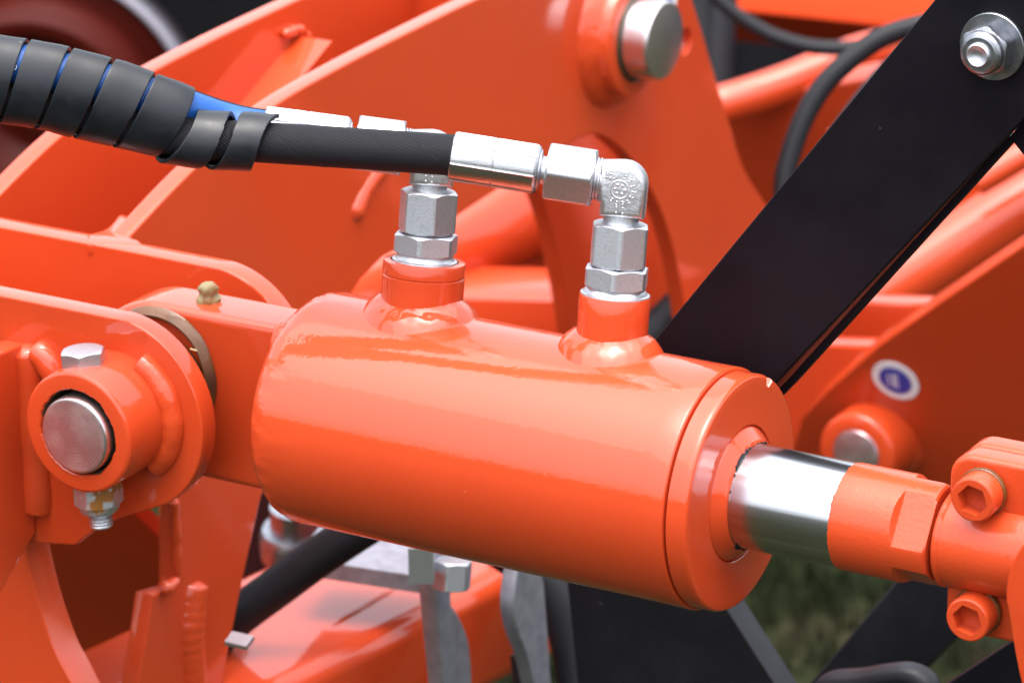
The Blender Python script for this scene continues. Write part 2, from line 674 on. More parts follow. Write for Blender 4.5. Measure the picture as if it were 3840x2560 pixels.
# ports: boss + weld fillet
for X, rb, ttop, grooved in ((X1, 17.3, 71.3, True), (X2, 14.6, 71.8, False)):
    g = G()
    prof = [(40, rb), (ttop - 9, rb)]
    if grooved:
        prof = [(40, rb), (ttop - 6.6, rb), (ttop - 6.3, rb - 0.35), (ttop - 5.9, rb - 0.35), (ttop - 5.6, rb + 0.05)]
    prof += [(ttop - 0.9, rb), (ttop - 0.3, rb - 0.25), (ttop, rb - 0.9), (ttop, rb - 3), (ttop - 2, rb - 3.2), (ttop - 2, 0)]
    lathe(g, prof, (X, 0, 0), PA, (1, 0, 0), 96)
    pb = obj('port_boss', g, PAINT, cyl)
    g = G()
    seg, ns = 120, 9
    a, e1, e2 = frame(PA, (1, 0, 0))
    for i in range(seg):
        th = 2 * PI * i / seg
        d = e1 * math.cos(th) + e2 * math.sin(th)
        lump = 1 + 0.04 * noise.noise(Vector((math.cos(th) * 2.2, math.sin(th) * 2.2, X))) + 0.02 * noise.noise(Vector((math.cos(th) * 7, math.sin(th) * 7, X)))
        ro = rb + 7.4 * lump
        lat = ro * math.sin(th)
        to = math.sqrt(RB ** 2 - lat ** 2) - 0.4
        li = rb * math.sin(th)
        ti = math.sqrt(RB ** 2 - li ** 2) + 6.6 * lump
        for k in range(ns):
            u = k / (ns - 1)
            r = rb - 0.2 + (ro - rb + 0.2) * u
            t = ti + (to - ti) * u
            bulge = 0.9 * math.sin(PI * u)
            r += bulge * 0.7
            t += bulge * 0.75 + 0.5 * math.sin(PI * u) * noise.noise(Vector((th * 6, u * 4, X)))
            p = Vector((X, 0, 0)) + a * t + d * r
            g.v.append(tuple(p))
    for i in range(seg):
        for k in range(ns - 1):
            j = (i + 1) % seg
            g.f.append((i * ns + k, j * ns + k, j * ns + k + 1, i * ns + k + 1))
    obj('weld_fillet', g, PAINT, pb, sharp=60)

# lug (the flat eye at the back end)
LUGY0, LUGT = -14, 27
g = G()
out = []
cx, R = -275, 38.5
for k in range(33):
    a = PI / 2 + PI * k / 32
    out.append((cx + R * math.cos(a), R * math.sin(a)))
out += [(-204, -38.5), (-204, 38.5)]
hole = [(cx + 19 * math.cos(2 * PI * k / 48), 19 * math.sin(2 * PI * k / 48)) for k in range(48)]
plate(g, out, 'Y', LUGY0, LUGT, [hole], bev=4.0, res=5)
obj('mounting_lug', g, PAINT, cyl, wn=True)
g = G()
pts = [(-209, -9.5, 39), (-209.5, -17, 34), (-209, -17, 10), (-209, -17, -12), (-209, -17, -34)]
bead(g, pts, 4.0, 0.15, 4)
obj('weld_bead', g, PAINT_ROUGH, cyl, sharp=60)

# ------------------------------------------------------------------ rod
rod = thing('piston_rod', 'shiny chrome rod with orange painted end leaving the cylinder cap', 'rod', (40, 0, 0))
RR = 21.4
g = G()
lathe(g, [(-8, 0), (-8, RR), (10, RR), (30, RR), (49.5, RR), (49.5, 0)], (0, 0, 0), (1, 0, 0), (0, 0, 1), 128)
obj('chrome_shaft', g, CHROME, rod)
g = G()
F0 = math.radians(34)


def flat_r(th, t, r):
    if t < 74.4 or t > 91 or r < 20:
        return r
    # theta 0 = up, grows towards -y? use direction from frame
    d = (-math.sin(th), math.cos(th))       # (y, z)
    ang = math.atan2(d[1], -d[0])           # 0 = straight at -y, 90 deg = up
    x = (ang - F0 + PI / 4) % (PI / 2) - PI / 4
    lim = 18.4 / math.cos(x)
    if t < 76.2:
        lim += (76.2 - t) * 1.9
    return min(r, lim)


prof = [(48.4, 21.3), (48.7, 21.62), (49.6, 21.75), (58, 21.75), (66, 21.75), (74.3, 21.75)] + [(74.5 + 0.2 * k, 21.75) for k in range(10)] + [(80, 21.75), (85, 21.75), (88.4, 21.75), (89.3, 21.3), (90, 20.3), (90, 12), (96, 12)]
lathe(g, prof, (0, 0, 0), (1, 0, 0), (0, 0, 1), 180, flat_r)
for i in range(180):                        # the paint edge is hand-masked, so it wanders
    j = 0.9 * noise.noise(Vector((math.cos(i / 180 * 2 * PI) * 2, math.sin(i / 180 * 2 * PI) * 2, 5))) + 0.5 * noise.noise(Vector((math.cos(i / 180 * 2 * PI) * 14, math.sin(i / 180 * 2 * PI) * 14, 9)))
    for q in (0, 1):
        x, y, z = g.v[i + q * 180]
        g.v[i + q * 180] = (x + j, y, z)
obj('painted_rod_end', g, PAINT_MATT, rod, sharp=22)

# ------------------------------------------------------------------ clamp at the far right
clamp = thing('rod_end_clamp', 'orange split clamp with two socket head bolts at the rod end', 'clamp', (120, 0, 0))
g = G()
lathe(g, [(91.5, 0), (91.5, 18.6), (92.2, 19.6), (93.2, 20.0), (94.0, 19.6), (94.6, 19.2), (95.2, 19.4), (150, 19.4), (160, 19.4), (160, 0)], (0, 0, 0), (1, 0, 0), (0, 0, 1), 96)
obj('clamp_sleeve', g, PAINT_MATT, clamp)
for s, zz in ((1, 38.5), (-1, -36.5)):
    g = G()
    lo, hi = (10, zz) if s > 0 else (zz, -10)
    c = 9.5
    o_ = []
    x0, x1 = 93.5, 165
    if s > 0:
        o_ = [(x1, lo), (x1, hi)] + [(x0 + c - c * math.sin(a), hi - c + c * math.cos(a)) for a in [PI / 2 * k / 8 for k in range(9)]] + [(x0, lo)]
    else:
        o_ = [(x0, hi)] + [(x0 + c - c * math.cos(a), lo + c - c * math.sin(a)) for a in [PI / 2 * k / 8 for k in range(9)]] + [(x1, lo), (x1, hi)]
    plate(g, o_, 'Y', -7, 12, bev=2.2, res=4)
    obj('clamp_ear', g, PAINT_MATT, clamp, wn=True)
    g = G()
    plate(g, [(x, z) for x, z in o_], 'Y', 6.2, 12, bev=2.2, res=4)
    obj('clamp_ear', g, PAINT_MATT, clamp, wn=True)
for px, py in ((2233, 1149), (2221, 1424)):
    yf = -19.5
    c = onY(px, py, yf)
    g = G()
    ax = (0, -1, 0)
    L = 12.2

    def knurl(th, t, r):
        return r * (1 + 0.006 * math.cos(48 * th)) if r > 8.9 and t < L - 2 else r
    seg = 192
    prof = [(0, 8), (0, 9.05), (L - 2.4, 9.05), (L - 0.9, 9.05), (L - 0.35, 8.8), (L, 8.2)]
    lathe(g, prof, (c[0], yf + L, c[2]), ax, (0, 0, 1), seg, knurl)
    # face ring down into the hexagon socket
    R0 = 5.5

    def hx(th, t, r):
        if r > 6:
            return r
        x = (th + math.radians(12) + PI / 6) % (PI / 3) - PI / 6
        return (R0 if r > 4 else R0 - 0.3) / math.cos(x)
    lathe(g, [(L, 8.2), (L, 5.5), (L - 0.25, 5.4), (L - 6.5, 4.7)], (c[0], yf + L, c[2]), ax, (0, 0, 1), seg, lambda th, t, r: hx(th, t, r))
    lathe(g, [(L - 6.5, 6.5), (L - 6.6, 0)], (c[0], yf + L, c[2]), ax, (0, 0, 1), 48)
    b = obj('socket_bolt', g, PAINT_MATT, clamp, sharp=25)
    g = G()
    lathe(g, [(-0.5, 8.2), (-0.5, 9.7), (1.5, 9.75), (1.9, 9.4), (1.9, 8)], (c[0], yf + L - 1.4, c[2]), ax, (0, 0, 1), 64)
    obj('spring_washer', g, BRONZE, b)
fork = G()
fp = cat([(2400, 1190), (2352, 1247), (2329, 1283), (2313, 1332), (2310, 1375), (2317, 1414), (2330, 1496), (2345, 1568), (2370, 1660)], 8)
plate(fork, xz(fp + [np.array((2520, 1660)), np.array((2520, 1190))], -44), 'Y', -44, 14, bev=1.2)
solo('fork_plate', fork, PAINT, 'rounded orange plate edge cut by the frame beside the lower socket bolt', 'plate', (150, -40, -40), wn=True)

# ================================================================== HOSES AND FITTINGS
def flat_ring(g, org, axis, prof, seg=64, ref=None):
    return lathe(g, prof, org, axis, ref, seg)


NUT_ROT = {X1: 0, X2: 0}
for X, t0, d, af in ((X1, 72.0, 'port adapter of thick washer and thin hexagon on the taller port under the black hose', 24.5), (X2, 72.4, 'port adapter of washer and thin hexagon on the port nearest the cap', 24.5)):
    ad = thing('port_adapter', d, 'hydraulic adapter', on_axis(X, t0), 'zinc adapters screwed into the cylinder ports')
    g = G()
    r0 = 12.6 if X == X1 else 13.2
    lathe(g, [(-0.6, r0 + 1.2), (0.6, r0 + 1.0), (1.0, r0), (1.8, r0 - 0.5), (2.6, 11.9), (3.2, 11.9)], on_axis(X, t0 - 1), PA, None, 72)
    obj('sealing_collar', g, ZINC, ad)
    g = G()
    hexnut(g, on_axis(X, t0 + 2.2), PA, 8.6, af, rot=18 if X == X1 else 22, ref=(0.5, -0.86, 0), c0=True, c1=True, slope=0.45)
    obj('hexagon', g, ZINC, ad, sharp=22)
    g = G()
    lathe(g, [(0, 9.4), (0.6, 9.7), (1.6, 9.7), (2.2, 9.2), (2.8, 9.0)], on_axis(X, t0 + 10.6), PA, None, 64)
    obj('neck', g, ZINC, ad)


def rsq(th, i, p=4.2):
    return 1.0 / (abs(math.cos(th)) ** p + abs(math.sin(th)) ** p) ** (1 / p)


def elbow(X, tc, hdir, label, gl, rot, scale=1.0):
    """tc: height of the bend centre; hdir: direction in which the hose leaves"""
    E0 = on_axis(X, tc)
    h = np.array(hdir) / np.linalg.norm(hdir)
    el = thing('elbow_fitting', label, 'pipe elbow', on_axis(X, tc - 20), gl)
    # forged body: a rounded L-shaped block
    side = np.cross(PA, h)
    side /= np.linalg.norm(side)
    exv = np.cross(PA, side) * -1
    if exv.dot(h) < 0:
        exv = -exv
    ezv = np.cross(exv, PA)
    half = 8.4
    o_ = [(9.6, -7.6), (9.6, 8.0), (0.5, 8.8)]
    for k in range(1, 10):
        a = PI / 2 * k / 9
        o_.append((-0.2 - 9.6 * math.sin(a), -0.8 + 9.6 * math.cos(a)))
    o_ += [(-9.6, -13.2), (8.6, -13.2)] + [(8.6, -8.0)]
    g = G()
    plate(g, o_, 'F', 0, 2 * half, bev=2.6, res=4, fr=(E0, exv, PA, ezv))
    body = obj('elbow_body', g, ZINC_CAST, el, sharp=40, wn=True)
    # forging marks: ring, rosette and dots on the face towards the viewer
    nrm = side if side[1] < 0 else -side
    face = E0 + nrm * (half - 0.05)
    g = G()
    mc = face + h * 1.0 - PA * 1.5
    ring = [mc + (h * math.cos(a) + PA * math.sin(a)) * 3.6 for a in [2 * PI * k / 40 for k in range(41)]]
    sweep(g, ring, 0.35, 8, cap=False)
    for k in range(6):
        a = 2 * PI * k / 6
        c = mc + (h * math.cos(a) + PA * math.sin(a)) * 2.0
        lathe(g, [(-0.3, 0.75), (0.2, 0.62), (0.42, 0.3), (0.48, 0)], c, nrm, None, 10)
    for k in range(9):
        a = math.radians(150 + 24 * k - 40)
        for r_ in (5.0, 6.1):
            c = mc + (h * math.cos(a) + PA * math.sin(a)) * (r_ + (0.3 if k % 2 else 0))
            lathe(g, [(-0.3, 0.55), (0.15, 0.45), (0.32, 0.2), (0.36, 0)], c, nrm, None, 8)
    for k in range(3):
        for q in range(2):
            c = face + h * (3.6 + 1.4 * k) + PA * (4.2 - 1.6 * q)
            lathe(g, [(-0.3, 0.5), (0.15, 0.42), (0.3, 0.2), (0.34, 0)], c, nrm, None, 8)
            c = face - PA * (6.6 + 2.2 * k) + h * (1.8 - 2.6 * q)
            lathe(g, [(-0.3, 0.5), (0.15, 0.42), (0.3, 0.2), (0.34, 0)], c, nrm, None, 8)
    g.uv = {}
    obj('embossed_mark', g, ZINC_CAST, body, sharp=60)
    # threaded spigot to the hose
    g = G()
    pr = [(8, 8.0)]
    for k in range(5):
        t = 9.4 + k * 1.3
        pr += [(t, 8.0), (t + 0.35, 8.7), (t + 0.85, 8.7), (t + 1.2, 8.0)]
    pr += [(18, 7.6)]
    lathe(g, pr, E0, h, None, 48)
    obj('thread', g, ZINC, el, sharp=40)
    # tube and nut to the port
    t_low = 83.2
    g = G()
    lathe(g, [(0, 7.3), (tc - 11 - (t_low + 17), 7.3)], on_axis(X, t_low + 17), PA, None, 48)
    obj('tube_stub', g, ZINC, el)
    g = G()
    hexnut(g, on_axis(X, t_low), PA, 17.8, 22.0, rot=rot, ref=(0.5, -0.86, 0), slope=0.55)
    lathe(g, [(17.5, 9.2), (17.9, 8.4), (17.9, 7.2)], on_axis(X, t_low), PA, None, 48)
    obj('union_nut', g, ZINC, el, sharp=22)
    return E0, h


# directions from the photo, with the front hose coming towards us
A2 = onY(1424, 417, 19.1)
B2 = onY(1040, 357, -8)
H2 = (B2 - A2) / np.linalg.norm(B2 - A2)
A1 = on_axis(X1, 117)
B1 = onY(650, 305, -11)
H1 = (B1 - A1) / np.linalg.norm(B1 - A1)
gl = 'forged zinc elbows above the cylinder ports'
E2, _ = elbow(X2, 117.6, H2, 'forged zinc elbow with dotted round mark on the port nearest the cap', gl, 30)
E1, _ = elbow(X1, 117.0, H1, 'zinc elbow half hidden behind the black hose above the taller port', gl, -18)


def hose(E0, h, label, path_tail, m, name, nutrot, rh):
    hs_ = thing(name, label, 'hose', E0 + h * 60, 'hydraulic hoses wrapped together')
    g = G()
    hexnut(g, E0 + h * 12.0, h, 19.6, 22.5, rot=nutrot, ref=(0, -0.75, 0.66), slope=0.6)
    obj('swivel_nut', g, ZINC, hs_, sharp=22)
    g = G()
    lathe(g, [(30, 7.6), (31.9, 7.6), (32.1, 5.8), (33.4, 5.7), (33.9, 6.2), (34.2, 8.0), (35.2, 8.2), (35.8, 7.8)], E0, h, None, 64)
    obj('nipple', g, ZINC, hs_)
    g = G()
    RF = 10.2

    def crimp(th, t, r):
        if r < 9.4:
            return r
        x = (th * 8 / (2 * PI)) % 1.0
        d = min(x, 1 - x)
        return r + 0.30 * math.exp(-(d / 0.04) ** 2) - 0.10 * (1 - math.cos(2 * PI * x)) * 0.5
    lathe(g, [(34.6, 7), (34.6, 8.7), (35.3, 9.6), (36.3, RF), (45, RF), (52.6, RF), (52.85, RF - 0.3), (53.1, RF - 0.3), (53.35, RF), (60, RF), (69.3, RF), (70.1, RF - 0.35), (70.5, RF - 1.0), (70.5, 7)], E0, h, (0, 0, 1), 160, crimp)
    obj('crimped_ferrule', g, ZINC_FERRULE, hs_, sharp=30)
    g = G()
    pts = cat([E0 + h * 62, E0 + h * 70, E0 + h * 75] + path_tail, 14)
    sweep(g, pts, rh, 40)
    hb = obj('hose_body', g, m, hs_, sharp=60)
    return hs_, hb, pts


D2 = [(600, 327, -31), (500, 323, -39), (400, 311, -48), (300, 287, -57), (200, 261, -66), (100, 238, -76), (0, 222, -86), (-100, 212, -96), (-220, 205, -108)]
T2 = [onY(*q) for q in D2]
D1 = [(540, 288, -19), (490, 274, -25), (430, 253, -37), (360, 230, -48), (300, 209, -55), (200, 182, -66), (100, 158, -76), (0, 142, -86), (-100, 132, -96), (-220, 125, -108)]
T1 = [onY(*q) for q in D1]
h2, hb2, path2 = hose(E2, H2, 'black cloth covered hydraulic hose running from the right elbow', T2, CLOTH, 'hydraulic_hose', 4, 8.4)
h1, hb1, path1 = hose(E1, H1, 'blue hydraulic hose half hidden behind the black one', T1, BLUE, 'hydraulic_hose', 4, 8.2)
# the lay line of the cloth wrapping on the front hose
g = G()
pp = []
P_ = [V(p) for p in path2]
acc = 0
_, e1, _ = frame(P_[1] - P_[0])
for i in range(len(P_) - 1):
    T = (P_[i + 1] - P_[i]).normalized()
    e1 = (e1 - T * e1.dot(T)).normalized()
    e2 = T.cross(e1)
    n_ = 6
    for k in range(n_):
        p = P_[i].lerp(P_[i + 1], k / n_)
        th = acc / 62.0 * 2 * PI + 2.2
        pp.append(p + (e1 * math.cos(th) + e2 * math.sin(th)) * 8.37)
        acc += (P_[i + 1] - P_[i]).length / n_
sweep(g, pp[:900], 0.16, 6, uv=False)
g.uv = {}
obj('lay_line', g, RUBBER, hb2)
g = G()
st = []
for i in range(len(path1) - 1):
    T = (V(path1[i + 1]) - V(path1[i])).normalized()
    u = Vector((0, 0.45, 1))
    u = (u - T * u.dot(T)).normalized()
    st.append(V(path1[i]) + u * 7.0)
sweep(g, st, 1.9, 10, uv=False)
g.uv = {}
obj('black_stripe', g, RUBBER, hb1)
# white print on the blue cover
g = G()
P_ = [V(p) for p in path1]
rnd = random.Random(3)


def near_px(P, px):
    best = None
    for i, p in enumerate(P):
        v = AX @ (np.array(p) - EYE)
        x = (1920 + FPX * v[0] / -v[2]) / K
        if best is None or abs(x - px) < best[0]:
            best = (abs(x - px), i)
    return best[1]


for px, cnt in ((28, 4), (240, 2), (560, 3)):
    i = near_px(P_, px)
    T = (P_[i + 1] - P_[i]).normalized()
    toc = (Vector(EYE) - P_[i])
    toc = (toc - T * toc.dot(T)).normalized()
    up = toc.cross(T)
    if up.z < 0:
        up = -up
    for k in range(cnt):
        a = math.radians(-14 + 22 * (k % 2) + 4)
        d = toc * math.cos(a) + up * math.sin(a)
        c = P_[i] + T * (1.6 * (k // 2) - 1.0) + d * 8.22
        if k % 2 == 0:
            ring = [c + (T * math.cos(q) * 0.75 + up * math.sin(q) * 1.0) for q in [2 * PI * j / 14 for j in range(15)]]
            sweep(g, ring, 0.2, 6, cap=False)
        else:
            sweep(g, [c - up * 0.9, c + up * 0.9], 0.22, 6)
g.uv = {}
obj('printed_marks', g, WHITE, hb1)['kind'] = 'stuff'

# ------------------------------------------------------------------ spiral wrap
g = G()
sp_c, sp_u, sp_a, sp_b = [], [], [], []
xs = list(range(-120, 760, 10))


def track(path):
    """the hose centre line as a function of photo x"""
    A = np.array([np.array(p) for p in path])
    v = (A - EYE) @ AX.T
    px_ = (1920 + FPX * v[:, 0] / -v[:, 2]) / K
    o_ = np.argsort(px_)
    return px_[o_], A[o_]


K1, K2 = track(path1), track(path2)
cen, cen2, sep = [], [], []
for x in xs:
    q1 = np.array([np.interp(x, K1[0], K1[1][:, c]) for c in range(3)])
    q2 = np.array([np.interp(x, K2[0], K2[1][:, c]) for c in range(3)])
    cen.append((q1 + q2) / 2)
    cen2.append(q2)
    sep.append((min(18.0, 8.9 + abs(q1[2] - q2[2]) / 2), 10.8))
CP = [V(p) for p in cen]
CP2 = [V(p) for p in cen2]
LEN = [0]
for a, b in zip(CP, CP[1:]):
    LEN.append(LEN[-1] + (b - a).length)


def spine2(s):
    s = min(max(s, 0), LEN[-1] - 1e-3)
    i = min(max(k for k in range(len(LEN)) if LEN[k] <= s), len(CP) - 2)
    return CP2[i].lerp(CP2[i + 1], (s - LEN[i]) / (LEN[i + 1] - LEN[i]))


def spine(s):
    s = min(max(s, 0), LEN[-1] - 1e-3)
    i = max(k for k in range(len(LEN)) if LEN[k] <= s)
    i = min(i, len(CP) - 2)
    f_ = (s - LEN[i]) / (LEN[i + 1] - LEN[i])
    p = CP[i].lerp(CP[i + 1], f_)
    T = (CP[min(i + 8, len(CP) - 1)] - CP[max(i - 7, 0)]).normalized()
    u = Vector((0, 0, 1))
    u = (u - T * u.dot(T)).normalized()
    n = T.cross(u)
    if n.y > 0:
        n = -n
    a = sep[i][0] * (1 - f_) + sep[i + 1][0] * f_
    b = sep[i][1] * (1 - f_) + sep[i + 1][1] * f_
    return p, T, u, n, a, b


WID, THK = 21.4, 1.9
hw = WID / 2
prof = []
for (s_, q) in ((-hw + 0.4, 0), (-hw, 0.4), (-hw, 1.5), (-hw + 0.15, 1.78), (-hw + 0.4, THK), (-hw + 0.9, THK), (-hw / 2, THK), (0, THK), (hw / 2, THK), (hw - 0.9, THK), (hw - 0.4, THK), (hw - 0.15, 1.78), (hw, 1.5), (hw, 0.4), (hw - 0.4, 0)):
    prof.append((s_, q))
# where each coil crosses the front, in photo x
TX = [-115, -20, 72, 164, 258, 356, 446, 563, 670]
TS = [float(np.interp(x, xs, LEN)) for x in TX]
HALF = 0.62
NS = int((len(TX) - 2 + HALF * 0.5) * 72)
cnt = 0
for i in range(NS + 1):
    q = i / 72
    k = min(int(q), len(TS) - 2)
    s = float(np.interp(q, range(len(TS)), TS))
    th = 2 * PI * q
    u = min(1, max(0, (q - 5.22) / 0.5))
    u = u * u * (3 - 2 * u)
    kk = 0.895 if q < 5.0 else 0.84
    wsc = kk * (TS[k + 1] - TS[k]) / WID if q < 4.6 else (0.80 if q < 5.6 else 0.74)
    row = []
    for (ds, t_) in prof:
        ds = ds * wsc
        p, T, up_, n, a, b = spine(s + ds)
        p2 = spine2(s + ds)
        pc = p.lerp(p2, u)
        aa, bb = a * (1 - u) + 10.3 * u, b * (1 - u) + 10.3 * u
        ca, sa = math.cos(th), math.sin(th)
        wob = 0.4 * noise.noise(Vector((th * 0.35, ds * 0.1, 0)))
        row.append(tuple(pc + up_ * (sa * (aa + t_ + wob)) + n * (ca * (bb + t_ + wob))))
    g.v += row
    cnt += 1
m_ = len(prof)
for i in range(cnt - 1):
    for k in range(m_):
        j = (k + 1) % m_
        g.f.append((i * m_ + k, i * m_ + j, (i + 1) * m_ + j, (i + 1) * m_ + k))
g.f.append(tuple(range(m_)))
g.f.append(tuple((cnt - 1) * m_ + k for k in range(m_)))
solo('spiral_wrap', g, WRAP, 'black plastic spiral wrap coiled round the blue and black hoses', 'hose wrap', cen[40], sharp=32)

# ================================================================== CLEVIS WITH PIN
clev = thing('clevis_bracket', 'orange clevis of two rounded plates holding the cylinder pin', 'bracket', (-300, 0, -40))
AR = 44.0


def arm(Y, END=0.94):
    o_ = [(-520, 41.8), (-277, 41.8)]
    for k in range(1, 28):
        a = PI / 2 - (PI * END) * k / 27
        o_.append((-276 + AR * math.cos(a), -2 + AR * math.sin(a)))
    return o_


low = xz(cat([(345, 1170), (270, 1192), (215, 1220), (172, 1252)], 6), -44) + xz([(60, 1246), (-120, 1230)], -44)
g = G()
plate(g, arm(-44, 0.82) + low, 'Y', -44, 10.5, bev=1.0)
obj('front_plate', g, PAINT, clev, wn=True)
g = G()
back = arm(30) + [(-276, -46), (-520, -46)]
plate(g, back, 'Y', 30, 11.5, bev=1.0)
obj('back_plate', g, PAINT, clev, wn=True)
# pin boss with its hand-trimmed paint edge
PC = (-274.85, 0.0)
g = G()


def boss_r(th, t, r):
    if r < 22:
        return r + 1.0 * noise.noise(Vector((math.cos(th) * 3, math.sin(th) * 3, 2))) + 0.45 * noise.noise(Vector((math.cos(th) * 12, math.sin(th) * 12, 2)))
    return r


lathe(g, [(0, 27), (28, 27), (29.2, 26.8), (30, 26.0), (30.2, 25.2), (30.2, 19.7), (29.8, 19.2), (28.9, 19.0)], (PC[0], -44, PC[1]), (0, -1, 0), (0, 0, 1), 160, boss_r)
bossm = obj('pin_boss', g, PAINT, clev, sharp=35)
g = G()
lathe(g, [(29.0, 20.2), (28.4, 18.9), (26, 18.6), (14, 18.6), (14, 0)], (PC[0], -44, PC[1]), (0, -1, 0), (0, 0, 1), 120)
obj('pin_bore', g, DARK_GAP, bossm)
# weld between boss and plate on the right-hand side and top
g = G()
pts = []
for k in range(22):
    a = math.radians(62 - 112 * k / 21)
    pts.append((PC[0] + 28.2 * math.cos(a), -45.4, PC[1] + 28.2 * math.sin(a)))
bead(g, pts, 5.4, 0.02, 14, 20, 5)
obj('weld_bead', g, PAINT_ROUGH, clev, sharp=70)
g = G()
def dish_r(th, t, r):
    # the lip stands proud at the upper right only
    return r + 5.0 * max(0, math.cos(th + math.radians(24))) ** 2 + 0.6 * noise.noise(Vector((math.cos(th) * 2, math.sin(th) * 2, t * 0.1)))


lathe(g, [(14.2, 29.6), (14.6, 30.4), (15.4, 30.0), (16.8, 28.4), (18.0, 27.0), (17.8, 26.2), (17, 25.6)], (PC[0] - 1, 0, 3.5), (0, -1, 0), (0, 0, 1), 96, dish_r)
solo('thrust_washer', g, BRONZE, 'greasy brown dished washer in the gap beside the lug', 'washer', (PC[0], -20, 0), sharp=50)
g = G()
lathe(g, [(15.0, 27), (33, 27)], (PC[0], 0, 0), (0, -1, 0), (0, 0, 1), 72)
obj('dark_spacer', g, DARK_GAP, clev)
# unseen webs added under the clevis arms to keep sky light out of the recess
g = G()
box(g, (-490, -2, -38), (1, 0, 0), (0, 1, 0), (0, 0, 1), 142, 31.5, 4)
obj('added_floor_web', g, PAINT, clev)
g = G()
box(g, (-540, 84, -40), (1, 0, 0), (0, 1, 0), (0, 0, 1), 190, 40, 5)
obj('rear_web', g, PAINT, clev)  # added like the floor web, closes the recess against the sky
g = G()
sweep(g, [onY(437, 801, -33), onY(452, 805, -31)], 0.35, 6)
g.uv = {}
solo('straw', g, STRAW, 'tiny straw caught in the gap under the brown washer', 'straw', onY(445, 803, -32))
# pin
pin = thing('pivot_pin', 'turned steel pin end framed by the orange boss at left', 'pin', (PC[0], -60, PC[1]))
g = G()
lathe(g, [(-110, 0), (-110, 17.0), (29.5, 17.0), (31.6, 16.9), (32.7, 16.5), (33.0, 15.9), (33.05, 12), (33.0, 8), (33.05, 4), (33.0, 0)], (PC[0] + 0.3, -44, PC[1] - 0.4), (0, -1, 0), (0, 0, 1), 96)
obj('pin_body', g, POLISH, pin)
g = G()
pr = []
r = 15.8
n_ = 0
while r > 0.5:
    pr += [(33.12, r), (33.22 if n_ % 2 else 33.17, r - 0.35)]
    r -= 0.75
    n_ += 1
pr.append((33.2, 0))
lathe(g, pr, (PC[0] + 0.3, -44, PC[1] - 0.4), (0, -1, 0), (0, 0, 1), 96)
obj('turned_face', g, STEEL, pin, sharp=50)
# lock bolt through the boss
lb = thing('lock_bolt', 'zinc hexagon bolt through the orange boss with a rusty nut below', 'bolt', (-279, -60, 0))
TB = onY(193, 836, -60)
BB = onY(227, 1150, -60)
ax_b = (TB - BB) / np.linalg.norm(TB - BB)
g = G()
hexnut(g, TB - ax_b * 1.0, ax_b, 7.6, 17.4, rot=27, ref=(0.5, -0.86, 0), c0=False, slope=0.5)
obj('bolt_head', g, ZINC, lb, sharp=22)
g = G()
N0 = onY(224, 1118, -60)
hexnut(g, N0 - ax_b * 7.5, ax_b, 9.5, 19, rot=10, ref=(0.5, -0.86, 0), c0=True, c1=False, slope=0.5)
lathe(g, [(-7.4, 8.9), (-9.2, 8.6), (-10.6, 7.9), (-11.6, 6.3), (-11.6, 0)], N0, ax_b, None, 48)
obj('lock_nut', g, RUSTY, lb, sharp=30)
g = G()
pr = [(-10, 4.6)]
for k in range(6):
    pr += [(-10 - k * 1.3, 4.5), (-10.5 - k * 1.3, 5.0), (-10.9 - k * 1.3, 5.0), (-11.3 - k * 1.3, 4.5)]
pr += [(-18.2, 4.2), (-18.4, 3.6), (-18.4, 0)]
lathe(g, pr, N0, ax_b, None, 40)
lathe(g, [(0, 5), (TB - N0).dot(ax_b) and (float((TB - N0).dot(ax_b)), 5)], N0, ax_b, None, 32)
obj('threaded_shank', g, ZINC, lb, sharp=40)
# grease nipple on the lug
gn = thing('grease_nipple', 'small yellowish greasy nipple on top of the cylinder lug', 'grease nipple', (-256.5, 0, 38))
g = G()
nb = onY(479, 690, 0)
lathe(g, [(-1, 5.2), (0.2, 5.2), (1.6, 4.9), (2.4, 4.0), (3.4, 3.8), (4.4, 4.2), (5.6, 4.1), (6.8, 3.6), (7.6, 3.0), (8.0, 2.3), (8.2, 1.2), (8.0, 0)], nb, (0.02, 0, 1), None, 32,
      lambda th, t, r: r * (1 + 0.3 * noise.noise(Vector((math.cos(th) * 2, math.sin(th) * 2, t * 0.4)))))
obj('nipple_head', g, BRASS, gn, sharp=50)
g = G()
lathe(g, [(-1.5, 5.6), (0.2, 5.2), (0.8, 4.2), (0.8, 0)], nb, (0.02, 0, 1), None, 6)
obj('nipple_hexagon', g, BRASS, gn)

# ================================================================== HEADSTOCK PLATES (across the machine)
XA = -330
top = cat([(180, 690), (250, 600), (312, 527), (464, 371), (628, 244), (784, 153), (950, 68), (1090, 0), (1230, -60)], 6)
right = cat([(1480, -200), (1545, -110), (1590, 0), (1645, 184), (1672, 269), (1707, 383), (1766, 480), (1830, 580)], 6)
arch = [(1800, 760), (1640, 980), (1600, 900)] + cat([(1582, 760), (1571, 690), (1548, 575), (1517, 480), (1470, 392), (1420, 335), (1375, 309), (1330, 318), (1290, 342)], 5)
arch += [(1200, 398), (1030, 510), (880, 590)] + cat([(830, 640), (790, 705), (745, 800), (700, 900)], 4)
leg = [(600, 1140), (556, 1340), (510, 1568), (480, 1700), (300, 1700)]
legl = [(318, 1568), (338, 1450), (350, 1366), (400, 1352), (409, 1330), (404, 1250), (408, 1165), (402, 1080), (330, 960)]
outline = [(max(y, 36), z) for y, z in yz(top + right + arch + leg + legl, XA)]
pinA = onX(1410, 77, XA)
smallhole = onX(1575, 95, XA)
hs1 = [(smallhole[1] + 7.2 * math.cos(2 * PI * k / 28), smallhole[2] + 7.2 * math.sin(2 * PI * k / 28)) for k in range(28)]
